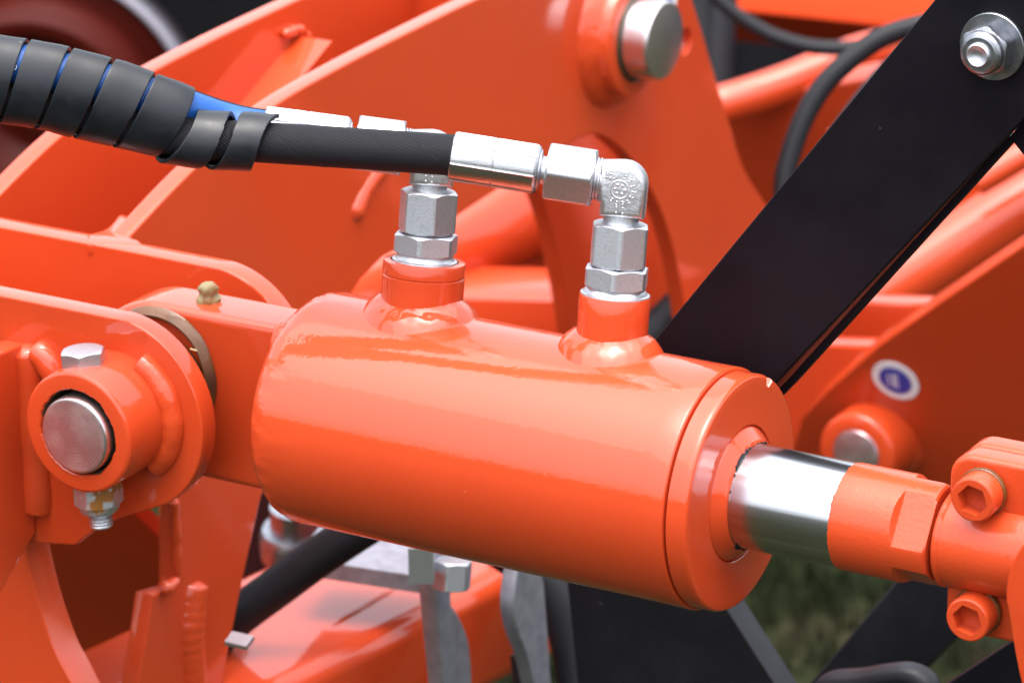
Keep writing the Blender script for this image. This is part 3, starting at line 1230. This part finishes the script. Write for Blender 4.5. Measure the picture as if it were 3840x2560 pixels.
hp = thing('headstock_plate', 'big sharp edged orange plate with arched cut-out and a shiny pin behind the hoses', 'steel plate', (XA, 330, 0), 'orange headstock plates standing parallel')
g = G()
plate(g, outline, 'X', XA, 10, [hs1], bev=1.1)
obj('plate_body', g, PAINT, hp, wn=True)
# weld where it meets the clevis plate, weld runs on the leg
g = G()
bead(g, [onX(x, y, XA - 3.8) for x, y in ((438, 1330), (430, 1400), (426, 1450), (428, 1500), (433, 1568), (438, 1640))], 9.0, 0.010, 5.0, 24, 12)
obj('weld_bead', g, PAINT_ROUGH, hp, sharp=70)
g = G()
bead(g, [onX(x, y, XA + 0) for x, y in ((399, 1140), (402, 1180), (406, 1250), (409, 1330))], 2.2, 0.12, 14)
obj('weld_bead', g, PAINT_ROUGH, hp, sharp=70)
g = G()
bead(g, [onX(x, y, XA + 2) for x, y in ((374, 1356), (390, 1346), (410, 1330))], 3.2, 0.1, 14)
obj('weld_bead', g, PAINT_ROUGH, hp, sharp=70)
g = G()
bead(g, [onX(x, y, XA - 3) for x, y in ((885, 365), (850, 410), (822, 455), (800, 510))], 6, 0.06, 30)
obj('weld_bead', g, PAINT, hp, sharp=70)
g = G()

def onZ(x, y, p):
    d = ray(x, y)
    return EYE + d * ((p - EYE[2]) / d[2])


fz = [onZ(x, y, 41.9) for x, y in ([(200, 541)] + [tuple(q) for q in cat([(214, 536), (240, 528), (258, 513), (272, 494)], 5)] + [(288, 494), (312, 514)] + [tuple(q) for q in cat([(306, 517), (299, 533), (301, 545), (318, 552)], 5)] + [(330, 565), (200, 560)])]
plate(g, [(p[0], p[1]) for p in fz], 'F', 0, 6, bev=1.2, fr=(np.array((0, 0, 39.2)), np.array((1.0, 0, 0)), np.array((0, 1.0, 0)), np.array((0, 0, 1.0))))
obj('weld_fillet', g, PAINT, hp, sharp=40)
# pin and collar at the top right
g = G()
lathe(g, [(-2, 42), (2, 40), (6, 36.5), (8, 34.5), (9.5, 33.5), (13, 33.2), (14.5, 32.4), (15, 31), (15, 24), (13, 23.6)], pinA, (1, 0, 0), (0, 0, 1), 96,
      lambda th, t, r: r + (0.9 * noise.noise(Vector((math.cos(th) * 4, math.sin(th) * 4, t * 0.3))) if t < 9 else 0))
obj('pin_collar', g, PAINT_ROUGH, hp, sharp=50)
# a second plate of the same kind, 80 mm behind
hq = thing('headstock_plate', 'second orange plate behind the big arched one, with a welded strip on its face', 'steel plate', (XA - 80, 330, 0), 'orange headstock plates standing parallel')
g = G()
leg2 = [(560, 1000), (520, 1700), (405, 1700), (400, 1000), (300, 900), (-160, 700)]
out2 = [(max(y, 36), z) for y, z in yz(top + right + arch, XA)] + yz(leg2[:4], XA - 80)
plate(g, out2, 'X', XA - 80, 10, bev=1.1)
obj('plate_body', g, PAINT, hq, wn=True)
g = G()
box(g, (-600, 255, -220), (1, 0, 0), (0, 0.707, 0.707), (0, 0.707, -0.707), 150, 4, 230)  # added web, tilted to face the ground so the recess darkens
obj('deep_web', g, PAINT_DULL, hq)
# stiffener strip on the rear plate
g = G()
a = onX(680, 82, XA - 80)
b = onX(500, 300, XA - 80)
dv = (b - a) / np.linalg.norm(b - a)
nn = np.cross((1, 0, 0), dv)
nn = nn if nn[2] > 0 else -nn
L = np.linalg.norm(b - a)
box(g, (a + b) / 2 + np.array((10.5, 0, 0)) - nn * 4, (1, 0, 0), dv, nn, 11, L / 2, 4)
obj('stiffener_strip', g, PAINT, hq)
g = G()
bead(g, [onX(x, y, XA - 78) for x, y in ((650, 80), (668, 74), (684, 68), (698, 80), (716, 96))], 2.8, 0.15, 7)
obj('weld_bead', g, PAINT, hq, sharp=70)
g = G()
bead(g, [onX(x, y, XA - 70) for x, y in ((726, 96), (722, 118), (740, 140), (770, 165))], 5.0, 0.06, 24)
obj('weld_bead', g, PAINT, hq, sharp=70)
g = G()
a = onX(1000, -60, XA - 80)
box(g, a + np.array((18, 0, 0)), (1, 0, 0), (0, 1, 0), (0, 0, 1), 18, 22, 22)
lug_ = obj('spacer_block', g, PAINT, hq)

hpin = thing('headstock_pin', 'polished steel pin end sticking out of the orange collar at the top', 'pin', pinA)
g = G()
lathe(g, [(-100, 0), (-100, 21.9), (27, 21.9), (30, 21.7), (31.2, 20.8), (31.5, 19.8), (31.5, 0)], pinA, (1, 0, 0), (0, 0, 1), 96)
obj('pin_body', g, POLISH, hpin)
g = G()
lathe(g, [(14.2, 22.0), (15.5, 22.0), (16.2, 24.0), (14.8, 25.0)], pinA, (1, 0, 0), (0, 0, 1), 72)
obj('grease_ring', g, DARK_GAP, hpin)


def sticker(name, label, c, nrm, up, rw, rb, gap=0.4):
    st = thing(name, label, 'sticker', c, 'round blue and white stickers')
    n = V(nrm).normalized()
    g1 = G()
    lathe(g1, [(0, 0), (0, rw), (gap, rw - 0.1), (gap, 0)], c, n, up, 64)
    obj('white_disc', g1, WHITE, st)
    g2 = G()
    lathe(g2, [(gap + 0.05, rb), (gap + 0.2, rb), (gap + 0.2, 0)], c, n, up, 64)
    d = obj('blue_disc', g2, NAVY, st)
    g3 = G()
    u = V(up)
    u = (u - n * u.dot(n)).normalized()
    s_ = u.cross(n)
    cc = V(c) + n * (gap + 0.3)
    # upright grease-gun like bars printed in white
    box(g3, cc + s_ * (-rb * 0.08), s_, u, n, rb * 0.07, rb * 0.5, 0.1)
    box(g3, cc + s_ * (-rb * 0.42), s_, u, n, rb * 0.035, rb * 0.45, 0.1)
    box(g3, cc + s_ * (rb * 0.14), s_, u, n, rb * 0.03, rb * 0.55, 0.1)
    obj('printed_symbol', g3, WHITE, d)
    return st


sticker('round_sticker', 'blue and white round sticker peeping out behind the polished pin', onX(1521, 14, XA) + np.array((0.4, 0, 0)), (1, 0, 0), (0, 0, 1), 15.5, 10.5)

# ------------------------------------------------------------------ lower left: side plate and gusset in front
sp = thing('side_plate', 'thick orange plate with a curved cut edge at the bottom left', 'steel plate', (-330, -36, -150))
g = G()
edge = cat([(58, 1235), (66, 1290), (80, 1350), (100, 1420), (130, 1500), (166, 1568), (210, 1660)], 6)
plate(g, xz(edge + [np.array((-160, 1660)), np.array((-160, 1235))], -41), 'Y', -41, 17, bev=1.2)
obj('plate_body', g, PAINT, sp, wn=True)
gus = thing('gusset_plate', 'orange gusset welded to the clevis at the left picture edge', 'gusset', (-322, -80, 0))
g = G()
go = yz([(62, 800), (70, 900), (82, 1040), (96, 1160)], -322)
z0 = go[0][1]
plate(g, [(-44.5, 22), (-44.5, -66), (-60, -76), (-150, -140), (-150, 22 - 40), (-62, 24)], 'X', -322, 12, bev=1.5)
obj('plate_body', g, PAINT, gus, wn=True)
g = G()
bead(g, [(-322, -44, 22), (-321, -44, 10), (-321, -44, -20), (-321, -44, -48), (-322, -44, -57)], 7.6, 0.03, 30, 20)
obj('weld_bead', g, PAINT, gus, sharp=70)
g = G()
bead(g, [(-318, -44, 20), (-311, -45, 17), (-305, -45, 6), (-305, -45, -5)], 6.0, 0.05, 30, 16)
obj('weld_bead', g, PAINT, gus, sharp=70)

# ================================================================== BLACK FLAT BAR WITH NUT
BY = 62
bar = thing('flat_bar', 'wide satin black flat bar slanting up to the right behind the cylinder', 'bar', onY(1900, 500, BY))
g = G()
bo = [(2180, -40), (2212, -60), (2480, -60), (2480, 150), (2352, 272), (1779, 881), (1700, 965), (1380, 965), (1400, 900), (1500, 785)]
plate(g, xz(bo, BY), 'Y', BY, 6, bev=0.6)
obj('bar_face', g, BLACK_BAR, bar, wn=True)
g = G()
q = xz([(2300, 308), (1788, 874), (1700, 965), (1600, 965), (1700, 860), (2250, 310)], BY)
d_ = np.array((1.7, -1.6))
plate(g, [(x + 1.3, z - 1.0) for x, z in q], 'Y', BY + 6.4, 2.5, bev=0.3)
obj('brown_edge', g, SLIT, bar)
g = G()
plate(g, [(x + 3.4, z - 2.8) for x, z in q], 'Y', BY + 9.4, 6, bev=0.5)
obj('rear_strip', g, BLACK_BAR, bar)
g = G()
plate(g, xz([(2318, 316), (2352, 272), (2480, 160), (2480, 420), (2400, 420)], BY + 8), 'Y', BY + 8, 8, bev=0.6)
obj('corner_piece', g, BLACK_BAR, bar)
fn = thing('lock_nut_and_washer', 'silver lock nut on a wide washer on the black bar', 'nut', onY(2270, 110, BY))
wc = onY(2283, 105, BY)
g = G()
lathe(g, [(0, 5), (0, 13.3), (0.3, 13.6), (2.0, 13.6), (2.4, 13.3), (2.4, 5)], (wc[0], BY, wc[2]), (0, -1, 0), (0, 0, 1), 72)
obj('washer', g, ZINC_DARK, fn)
g = G()
hexnut(g, (wc[0], BY - 2.4, wc[2]), (0, -1, 0), 8.2, 18.5, rot=25, ref=(0, 0, 1), c0=False, slope=0.5)
lathe(g, [(7.0, 9.0), (8.4, 8.9), (10.4, 8.7), (11.6, 7.9), (12.2, 6.8), (12.2, 5.0), (11.4, 4.9)], (wc[0], BY - 2.4, wc[2]), (0, -1, 0), (0, 0, 1), 64)
obj('hexagon', g, ZINC_DARK, fn, sharp=24)
g = G()
lathe(g, [(6, 5.0), (12.0, 5.0), (13.2, 4.9), (14.0, 4.2), (13.4, 3.2), (12.5, 1.8), (12.2, 0)], (wc[0], BY - 2.4, wc[2]), (0, -1, 0), (0, 0, 1), 48)
obj('bolt_end', g, ZINC, fn, sharp=50)

# ================================================================== RIGHT-HAND SIDE PLATE WITH PIN (behind the rod)
RY = 600
LEAN = math.radians(24)  # leaned towards the ground to darken the plate as if overhung
rp0 = onY(1985, 1010, RY)
rpn = np.array((0, -math.cos(LEAN), -math.sin(LEAN)))
rpu = np.array((0, -math.sin(LEAN), math.cos(LEAN)))


def onR(x, y, off=0):
    d = ray(x, y)
    return EYE + d * (((rp0 + rpn * off - EYE) @ rpn) / (d @ rpn))


rp = thing('linkage_plate', 'dark orange side plate with a grey pin end and sticker behind the chrome rod', 'steel plate', onR(2200, 1000))
g = G()
ro = [onR(x, y) - rp0 for x, y in [(2600, 395), (2352, 562), (2149, 700), (2019, 792), (1893, 903), (1840, 960), (1800, 1100), (1860, 1190), (2020, 1210), (2300, 1190), (2600, 1260)]]
plate(g, [(p[0], p @ rpu) for p in ro], 'F', 0, 14, bev=1.5, fr=(rp0 - rpn * 7, np.array((1.0, 0, 0)), rpu, rpn))
obj('plate_body', g, PAINT, rp, wn=True)
pc2 = onY(1966, 1042, RY - 34)
g = G()
lathe(g, [(-36, 27), (-33, 25), (-30, 23.6), (-3, 23.4), (-1, 22.8), (0, 21.6), (0, 14.6), (-4, 14.4)], (pc2[0], RY - 34, pc2[2]), (0, -1, 0), (0, 0, 1), 72)
obj('pin_boss', g, PAINT, rp, sharp=40)
lp = thing('linkage_pin', 'dull grey pin end in the blurred orange boss above the rod', 'pin', pc2)
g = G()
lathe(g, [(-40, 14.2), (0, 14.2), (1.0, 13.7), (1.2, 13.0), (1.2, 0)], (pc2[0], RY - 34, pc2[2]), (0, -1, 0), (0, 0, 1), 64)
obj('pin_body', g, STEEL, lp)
sticker('round_sticker', 'round blue and white sticker beside the grey pin at right', onR(2057, 873, 0.4), rpn, (0.06, -0.4, 1), 14.2, 9.8)

# ================================================================== BACKGROUND OF THE MACHINE


def tube(name, label, category, pts, r, m, group=None, n=10, seg=24):
    P = [dep(*p) for p in pts]
    g = G()
    sweep(g, cat(P, n), r, seg)
    g.uv = {}
    return solo(name, g, m, label, category, P[0], group)


def slab(name, label, category, pts, d, thick, m, group=None, tilt=None, bev=2.0, hinge=None):
    """a plate parallel to the Y plane, outline in photo pixels, whose first corner is d from the eye"""
    Y = dep(pts[0][0], pts[0][1], d)[1]
    g = G()
    plate(g, xz(pts, Y), 'Y', Y, thick, bev=bev)
    o = solo(name, g, m, label, category, onY(*(hinge or pts[0]), Y), group, wn=True)
    if tilt:                                # leans over, its face turned towards the ground to stand in for shade
        o.rotation_euler = (math.radians(tilt), 0, 0)
    return o


# seen through the arch: a round beam and a flat beam
tube('frame_tube', 'round orange tube seen through the arch left of the right port', 'tube', [(700, 745, 2440), (860, 650, 2460), (1060, 538, 2500), (1300, 405, 2560), (1480, 305, 2600)], 36, PAINT)
slab('cross_beam', 'pale topped orange beam low in the arch between the two ports', 'beam', [(900, 660), (1400, 673), (1400, 860), (900, 860)], 2450, 60, PAINT, bev=14)
slab('rear_web', 'dark red web plate behind the arched opening', 'steel plate', [(700, 480), (1560, 300), (1720, 900), (700, 900)], 2640, 14, PAINT)
tube('black_pipe', 'short black pipe piece seen between the right port and the black bar', 'pipe', [(1400, 860, 2330), (1470, 795, 2330), (1540, 730, 2330), (1620, 650, 2330)], 12, RUBBER)

# upper right
tube('lift_arm', 'blurred glossy orange arm with a highlight between the plate and the black bar', 'arm', [(1480, 280, 2700), (1640, 245, 2700), (1800, 195, 2700), (1960, 130, 2700), (2120, 90, 2700), (2320, 60, 2700)], 13.5, PAINT)
slab('arm_web', 'dark orange web under the blurred arm', 'steel plate', [(1560, 250), (1720, 215), (2020, 150), (2200, 110), (2200, 640), (1600, 640)], 2760, 20, PAINT, tilt=22, hinge=(1800, 300))
slab('bulkhead', 'dark red sheet across the top right corner', 'bulkhead', [(1640, -120), (2360, -120), (2360, 70), (2050, 125), (1640, 140)], 3050, 40, PAINT_DULL, tilt=58, hinge=(1900, 110))
tube('black_post', 'blurred black upright post at the top beside the big plate', 'post', [(1660, -120, 2850), (1655, 20, 2850), (1645, 180, 2850), (1640, 400, 2850)], 12, BLACK_FAR)
tube('black_post', 'darker thin black post touching the big plate edge at the top', 'post', [(1600, -120, 2850), (1605, 60, 2850), (1620, 300, 2850)], 13, RUBBER)
tube('black_hose', 'thin black cable sagging across the red panel at the top', 'cable', [(1640, -10, 2650), (1700, 40, 2650), (1780, 85, 2650), (1880, 110, 2650), (1990, 105, 2650), (2100, 70, 2650)], 5, RUBBER, 'blurred black hoses at the top right')
tube('black_hose', 'big looped black hose curving down beside the black bar', 'hose', [(2400, 20, 2250), (2250, 30, 2250), (2151, 50, 2250), (2044, 79, 2250), (1972, 122, 2250), (1900, 187, 2250), (1850, 265, 2250), (1814, 359, 2250), (1800, 440, 2250), (1810, 600, 2250)], 6, RUBBER, 'blurred black hoses at the top right')
tube('black_hose', 'second black hose just inside the big loop by the bar', 'hose', [(2300, 50, 2290), (2200, 70, 2290), (2110, 112, 2290), (2035, 180, 2290), (1985, 240, 2290), (1930, 318, 2290), (1886, 395, 2290), (1870, 560, 2290)], 8, RUBBER, 'blurred black hoses at the top right')
# right, below the bar
tube('frame_tube', 'thick orange tube with a pink highlight at the right edge', 'tube', [(2480, 400, 2500), (2352, 465, 2500), (2200, 560, 2500), (2060, 650, 2500), (1950, 720, 2500)], 20, PAINT)
slab('frame_step', 'upper ledge of the blurred stepped frame right of the black bar', 'frame', [(1880, 690), (2240, 700), (2240, 860), (1880, 860)], 2352, 17, PAINT, 'stepped orange frame ledges', bev=3)
slab('frame_step', 'lower ledge of the blurred stepped frame right of the black bar', 'frame', [(1760, 786), (2100, 796), (2100, 1130), (1760, 1130)], 2330, 17, PAINT, 'stepped orange frame ledges', bev=3)
slab('frame_wall', 'orange frame wall filling the gap at the right edge', 'panel', [(1900, 300), (2520, 300), (2520, 960), (1900, 960)], 2600, 14, PAINT)
tube('pale_hose', 'pale pink blurred pipe at the right edge under the bar', 'pipe', [(2240, 420, 2450), (2300, 385, 2450), (2360, 350, 2450), (2460, 300, 2450)], 9, PAINT)

# upper left
g = G()
dc = dep(100, 232, 3000)
WN = (0.34, -0.90, -0.22)


def wl(pr):
    return [(t * 0.48, r * 0.48) for t, r in pr]


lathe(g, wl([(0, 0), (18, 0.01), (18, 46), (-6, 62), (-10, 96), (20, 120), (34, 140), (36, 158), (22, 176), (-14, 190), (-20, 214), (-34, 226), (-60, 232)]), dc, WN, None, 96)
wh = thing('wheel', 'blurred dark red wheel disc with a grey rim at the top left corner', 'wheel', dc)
obj('wheel_disc', g, mat('shaded_red_wheel_paint', (0.07, 0.006, 0.003), 0.45, spec=0.2), wh)  # shade on the wheel is put into this darkened red
g = G()
lathe(g, wl([(-62, 228), (-40, 230), (-8, 231), (4, 233), (8, 240), (4, 247), (-30, 250), (-60, 252)]), dc, WN, None, 96)
obj('wheel_rim', g, mat('grey_rim', (0.34, 0.34, 0.40), 0.5), wh)
g = G()
lathe(g, wl([(-90, 248), (-30, 256), (0, 270), (4, 340), (0, 470), (-40, 500), (-120, 520)]), dc, WN, None, 96)
obj('tyre', g, mat('dark_tyre', (0.010, 0.010, 0.012), 0.8, spec=0.1), wh)

# bottom middle: hose, beam, zinc parts
tube('black_hose', 'thick black hose coming out under the cylinder at the lower left', 'hose', [(470, 1490, 1960), (540, 1420, 1950), (640, 1345, 1940), (740, 1272, 1930), (850, 1200, 1920), (980, 1120, 1910)], 10, RUBBER)
p1 = dep(662, 1568, 1930)
p2 = onZ(1300, 1258, p1[2])
dv = (p2 - p1) / np.linalg.norm(p2 - p1)
away = np.array((-dv[1], dv[0], 0.0))
if away[1] < 0:
    away = -away
bmth = thing('lower_beam', 'orange box beam with rounded glossy edge under the cylinder', 'beam', (p1 + p2) / 2)
g = G()
prof = []
BW, BH, rr = 110, 62, 11
for (x0, y0, a0) in ((rr, -rr, 90), (rr, -BH + rr, 180), (BW - rr, -BH + rr, 270), (BW - rr, -rr, 0)):
    for k in range(9):
        q = math.radians(a0 + 11.25 * k)
        prof.append((x0 + rr * math.cos(q), y0 + rr * math.sin(q)))
for s_ in (-75, float(np.linalg.norm(p2 - p1))):
    for x, y in prof:
        g.v.append(tuple(p1 + dv * s_ + away * (x - 3) + np.array((0, 0, y + 3))))
n_ = len(prof)
for k in range(n_):
    g.f.append((k, (k + 1) % n_, n_ + (k + 1) % n_, n_ + k))
g.f.append(tuple(range(n_)))
g.f.append(tuple(range(n_, 2 * n_)))
obj('beam_body', g, PAINT, bmth, sharp=40)
g = G()
zt = p1[2] + 2.5
bead(g, [onZ(x, y, zt) for x, y in ((760, 1440), (830, 1400), (915, 1350))], 1.6, 0.1, 9)
obj('weld_bead', g, PAINT, bmth)
slab('added_black_sheet', 'black sheet added to fill the dark gap behind the thick hose at the lower left', 'panel', [(560, 1050), (900, 1050), (860, 1300), (720, 1400), (540, 1500)], 2200, 6, BLACK_FAR)  # added black sheet that darkens the gap between leg and barrel
# zinc shackle plates (flat, seen half edge on)


def xplate(name, label, category, pts, d, thick, m, group=None, bev=1.0):
    X = dep(pts[0][0], pts[0][1], d)[0]
    g = G()
    plate(g, yz(pts, X), 'X', X, thick, bev=bev)
    return solo(name, g, m, label, category, onX(pts[0][0], pts[0][1], X), group, wn=True)


xplate('shackle_plate', 'flat zinc shackle plate with an edge reflecting orange under the cylinder', 'plate',
       [(992, 1240), (1000, 1340), (1010, 1450), (1022, 1568), (1030, 1680), (1085, 1680), (1084, 1560)] + [tuple(q) for q in cat([(1083, 1530), (1076, 1468), (1056, 1418), (1037, 1388)], 5)] + [(1036, 1330), (1040, 1240)], 1900, 10, ZINC_DULL, 'zinc plates under the cylinder')
xplate('shackle_plate', 'oval zinc plate right of the flat one under the cylinder', 'plate',
       [tuple(q) for q in cat([(1192, 1290), (1183, 1345), (1180, 1400), (1191, 1455), (1212, 1510), (1232, 1600), (1240, 1680)], 5)] + [(1272, 1680), (1266, 1560), (1258, 1440), (1250, 1340), (1240, 1290)], 1930, 8, ZINC_DULL, 'zinc plates under the cylinder')
g = G()
lathe(g, [(-8, 0), (-8, 22), (4, 22), (8, 20), (8, 0)], dep(690, 1240, 2150), (0.05, -0.15, 1), None, 48)
lathe(g, [(8, 16), (22, 15), (22, 0)], dep(690, 1240, 2150), (0.05, -0.15, 1), None, 40)
solo('zinc_ferrule', g, ZINC_DARK, 'round zinc ferrule peeping out under the left end of the cylinder', 'ferrule', dep(690, 1240, 2150))
g = G()
hexnut(g, dep(1036, 1350, 1905), PA, 14, 17, rot=15)
solo('zinc_nut', g, ZINC, 'zinc hexagon nut on the shackle plate under the cylinder', 'nut', dep(1036, 1345, 1905), sharp=24)
g = G()
box(g, dep(968, 1283, 1890), (0.86, 0.5, 0), (-0.5, 0.86, 0), (0, 0, 1), 6, 9, 9)
solo('zinc_block', g, ZINC, 'small bright zinc block on top of the shackle edge', 'block', dep(968, 1283, 1890))
g = G()
box(g, dep(858, 1282, 1990), (0.96, 0.25, -0.05), (-0.25, 0.96, 0), (0, 0, 1), 34, 22, 4.5)
solo('zinc_strap', g, ZINC_DULL, 'pale flat zinc strap directly below the barrel', 'strap', dep(900, 1262, 1990))
g = G()
box(g, dep(550, 1470, 1870), (0.95, 0.2, -0.1), (-0.2, 0.95, 0.1), (0, -0.1, 1), 5.5, 5, 1)
solo('zinc_tab', g, ZINC, 'tiny grey metal tab beside the plate leg at the bottom', 'tab', dep(548, 1470, 1870))
tube('black_hose', 'black hose looping down right of the zinc plates', 'hose', [(1150, 1250, 2000), (1235, 1310, 2000), (1290, 1390, 2000), (1320, 1480, 2000), (1335, 1580, 2000), (1340, 1700, 2000)], 12, RUBBER, 'black hoses under the cylinder')
tube('black_hose', 'outer black hose beside the dark panel under the cylinder', 'hose', [(1230, 1240, 2040), (1300, 1330, 2040), (1340, 1420, 2040), (1362, 1520, 2040), (1372, 1700, 2040)], 13, RUBBER, 'black hoses under the cylinder')
tube('black_hose', 'short black hose end at the bottom between the zinc plates', 'hose', [(1208, 1500, 1990), (1214, 1560, 1990), (1220, 1700, 1990)], 8, RUBBER, 'black hoses under the cylinder')
# black panel with pale edge
xq = [(1290, 1225), (1560, 1225), (1672, 1401), (1779, 1568), (1864, 1700), (1340, 1700)]
Yp = 190
pn = thing('black_side_panel', 'matt black panel with a grey cut edge under the cylinder cap', 'panel', onY(1600, 1480, Yp))
g = G()
plate(g, xz(xq, Yp), 'Y', Yp, 16, bev=0.8)
obj('panel_face', g, BLACK_FAR, pn, wn=True)
# black arms bottom right
slab('black_link', 'black link slanting down behind the rod at the lower right', 'link', [(2060, 1330), (2090, 1300), (2240, 1300), (2240, 1420), (2060, 1600), (1980, 1700), (1780, 1700), (1860, 1568)], 1980, 40, BLACK_FAR)
g = G()
cp = cat([(1830, 1680), (1855, 1590), (1885, 1558), (1960, 1550), (2020, 1540), (2070, 1537), (2110, 1552), (2140, 1590), (2160, 1680)], 5)
Yc = dep(1900, 1540, 1840)[1]
plate(g, xz(cp, Yc), 'Y', Yc, 14, bev=5, res=4)
solo('black_cover', g, BLACK_FAR, 'rounded black plastic cover at the bottom right edge of the grass gap', 'cover', onY(1950, 1560, Yc), wn=True)
slab('black_bracket', 'dark bar with a bright edge below the lower socket bolt', 'bracket', [(2070, 1640), (2338, 1462), (2520, 1400), (2520, 1700), (2070, 1700)], 1760, 8, BLACK_BAR, bev=0.8)

# dark machine body far behind, so that no horizon shows through
bd = thing('machine_body', 'dark blurred machine body far behind the orange frame', 'machine', (-1400, 2600, 0))
g = G()
box(g, (-700, 2700, -460), (1, 0.1, 0), (-0.1, 1, 0), (0, 0, 1), 1700, 60, 290)
obj('rear_wall', g, BLACK_FAR, bd)
g = G()
box(g, (-1700, 900, -430), (0.4, 1, 0), (1, -0.4, 0), (0, 0, 1), 1700, 50, 320)
obj('side_wall', g, BLACK_FAR, bd)


# unseen trees added behind the viewer; the glossy paint mirrors them as a darker horizon
g = G()
NW = 160
rw = random.Random(5)
for i in range(NW + 1):
    a = math.radians(105 + 330 * 0 + 200 * i / NW)         # from the left round the front to the right
    R_ = 30000 + rw.uniform(-1500, 1500)
    x, y = R_ * math.sin(a), R_ * math.cos(a)
    h = 2600 + 800 * noise.noise(Vector((i * 0.17, 0, 0))) + 450 * noise.noise(Vector((i * 0.9, 3, 0)))
    q = 1.12
    g.v += [(x, y, -760), (x * 0.985, y * 0.985, h * 0.55), (x, y, h), (x * q, y * q, h * 0.9), (x * q, y * q, -760)]
for i in range(NW):
    for k in range(4):
        g.f.append((i * 5 + k, i * 5 + 5 + k, i * 5 + 6 + k, i * 5 + 1 + k))
added_wood = obj('added_wood', g, mat('added_dark_foliage', (0.020, 0.030, 0.012), 0.9, spec=0.1, bump=[(0.8, 300, ONE)], var=(0.5, (0.045, 0.060, 0.022), 0.4, 0.65, ONE)), None, (0, 0, -760), sharp=80)
added_wood['kind'] = 'stuff'

# ------------------------------------------------------------------ ground
GZ = -760
g = G()
N = 48
for i in range(N):
    a = 2 * PI * i / N
    for r in (4000, 250000):
        g.v.append((r * math.cos(a), r * math.sin(a), GZ))
g.v.append((0, 0, GZ))
for i in range(N):
    j = (i + 1) % N
    g.f.append((i * 2, j * 2, j * 2 + 1, i * 2 + 1))
    g.f.append((2 * N, j * 2, i * 2))
gr = obj('ground', g, GRASS, None, (0, 0, GZ))
gr['kind'] = 'structure'
g = G()
rnd = random.Random(11)
c0 = None
gp = [EYE + ray(x, y) * ((GZ - EYE[2]) / ray(x, y)[2]) for x, y in ((1650, 1250), (2300, 1250), (2300, 1600), (1100, 1600))]
cx_ = sum(p[0] for p in gp) / 4
cy_ = sum(p[1] for p in gp) / 4
for i in range(9000):
    x, y = cx_ + rnd.gauss(0, 420), cy_ + rnd.gauss(0, 420)
    if noise.noise(Vector((x * 0.008, y * 0.008, 0))) < -0.12:
        continue
    h = rnd.uniform(18, 55)
    a = rnd.uniform(0, 2 * PI)
    wv = rnd.uniform(1.5, 3)
    lx, ly = rnd.gauss(0, 16), rnd.gauss(0, 16)
    k = len(g.v)
    g.v += [(x - wv * math.cos(a), y - wv * math.sin(a), GZ), (x + wv * math.cos(a), y + wv * math.sin(a), GZ), (x + lx, y + ly, GZ + h)]
    g.f.append((k, k + 1, k + 2))
me_g = obj('grass', g, GRASS, None, (cx_, cy_, GZ))
me_g['kind'] = 'stuff'

for o in bpy.data.objects:
    if 'base' in o:
        del o['base']
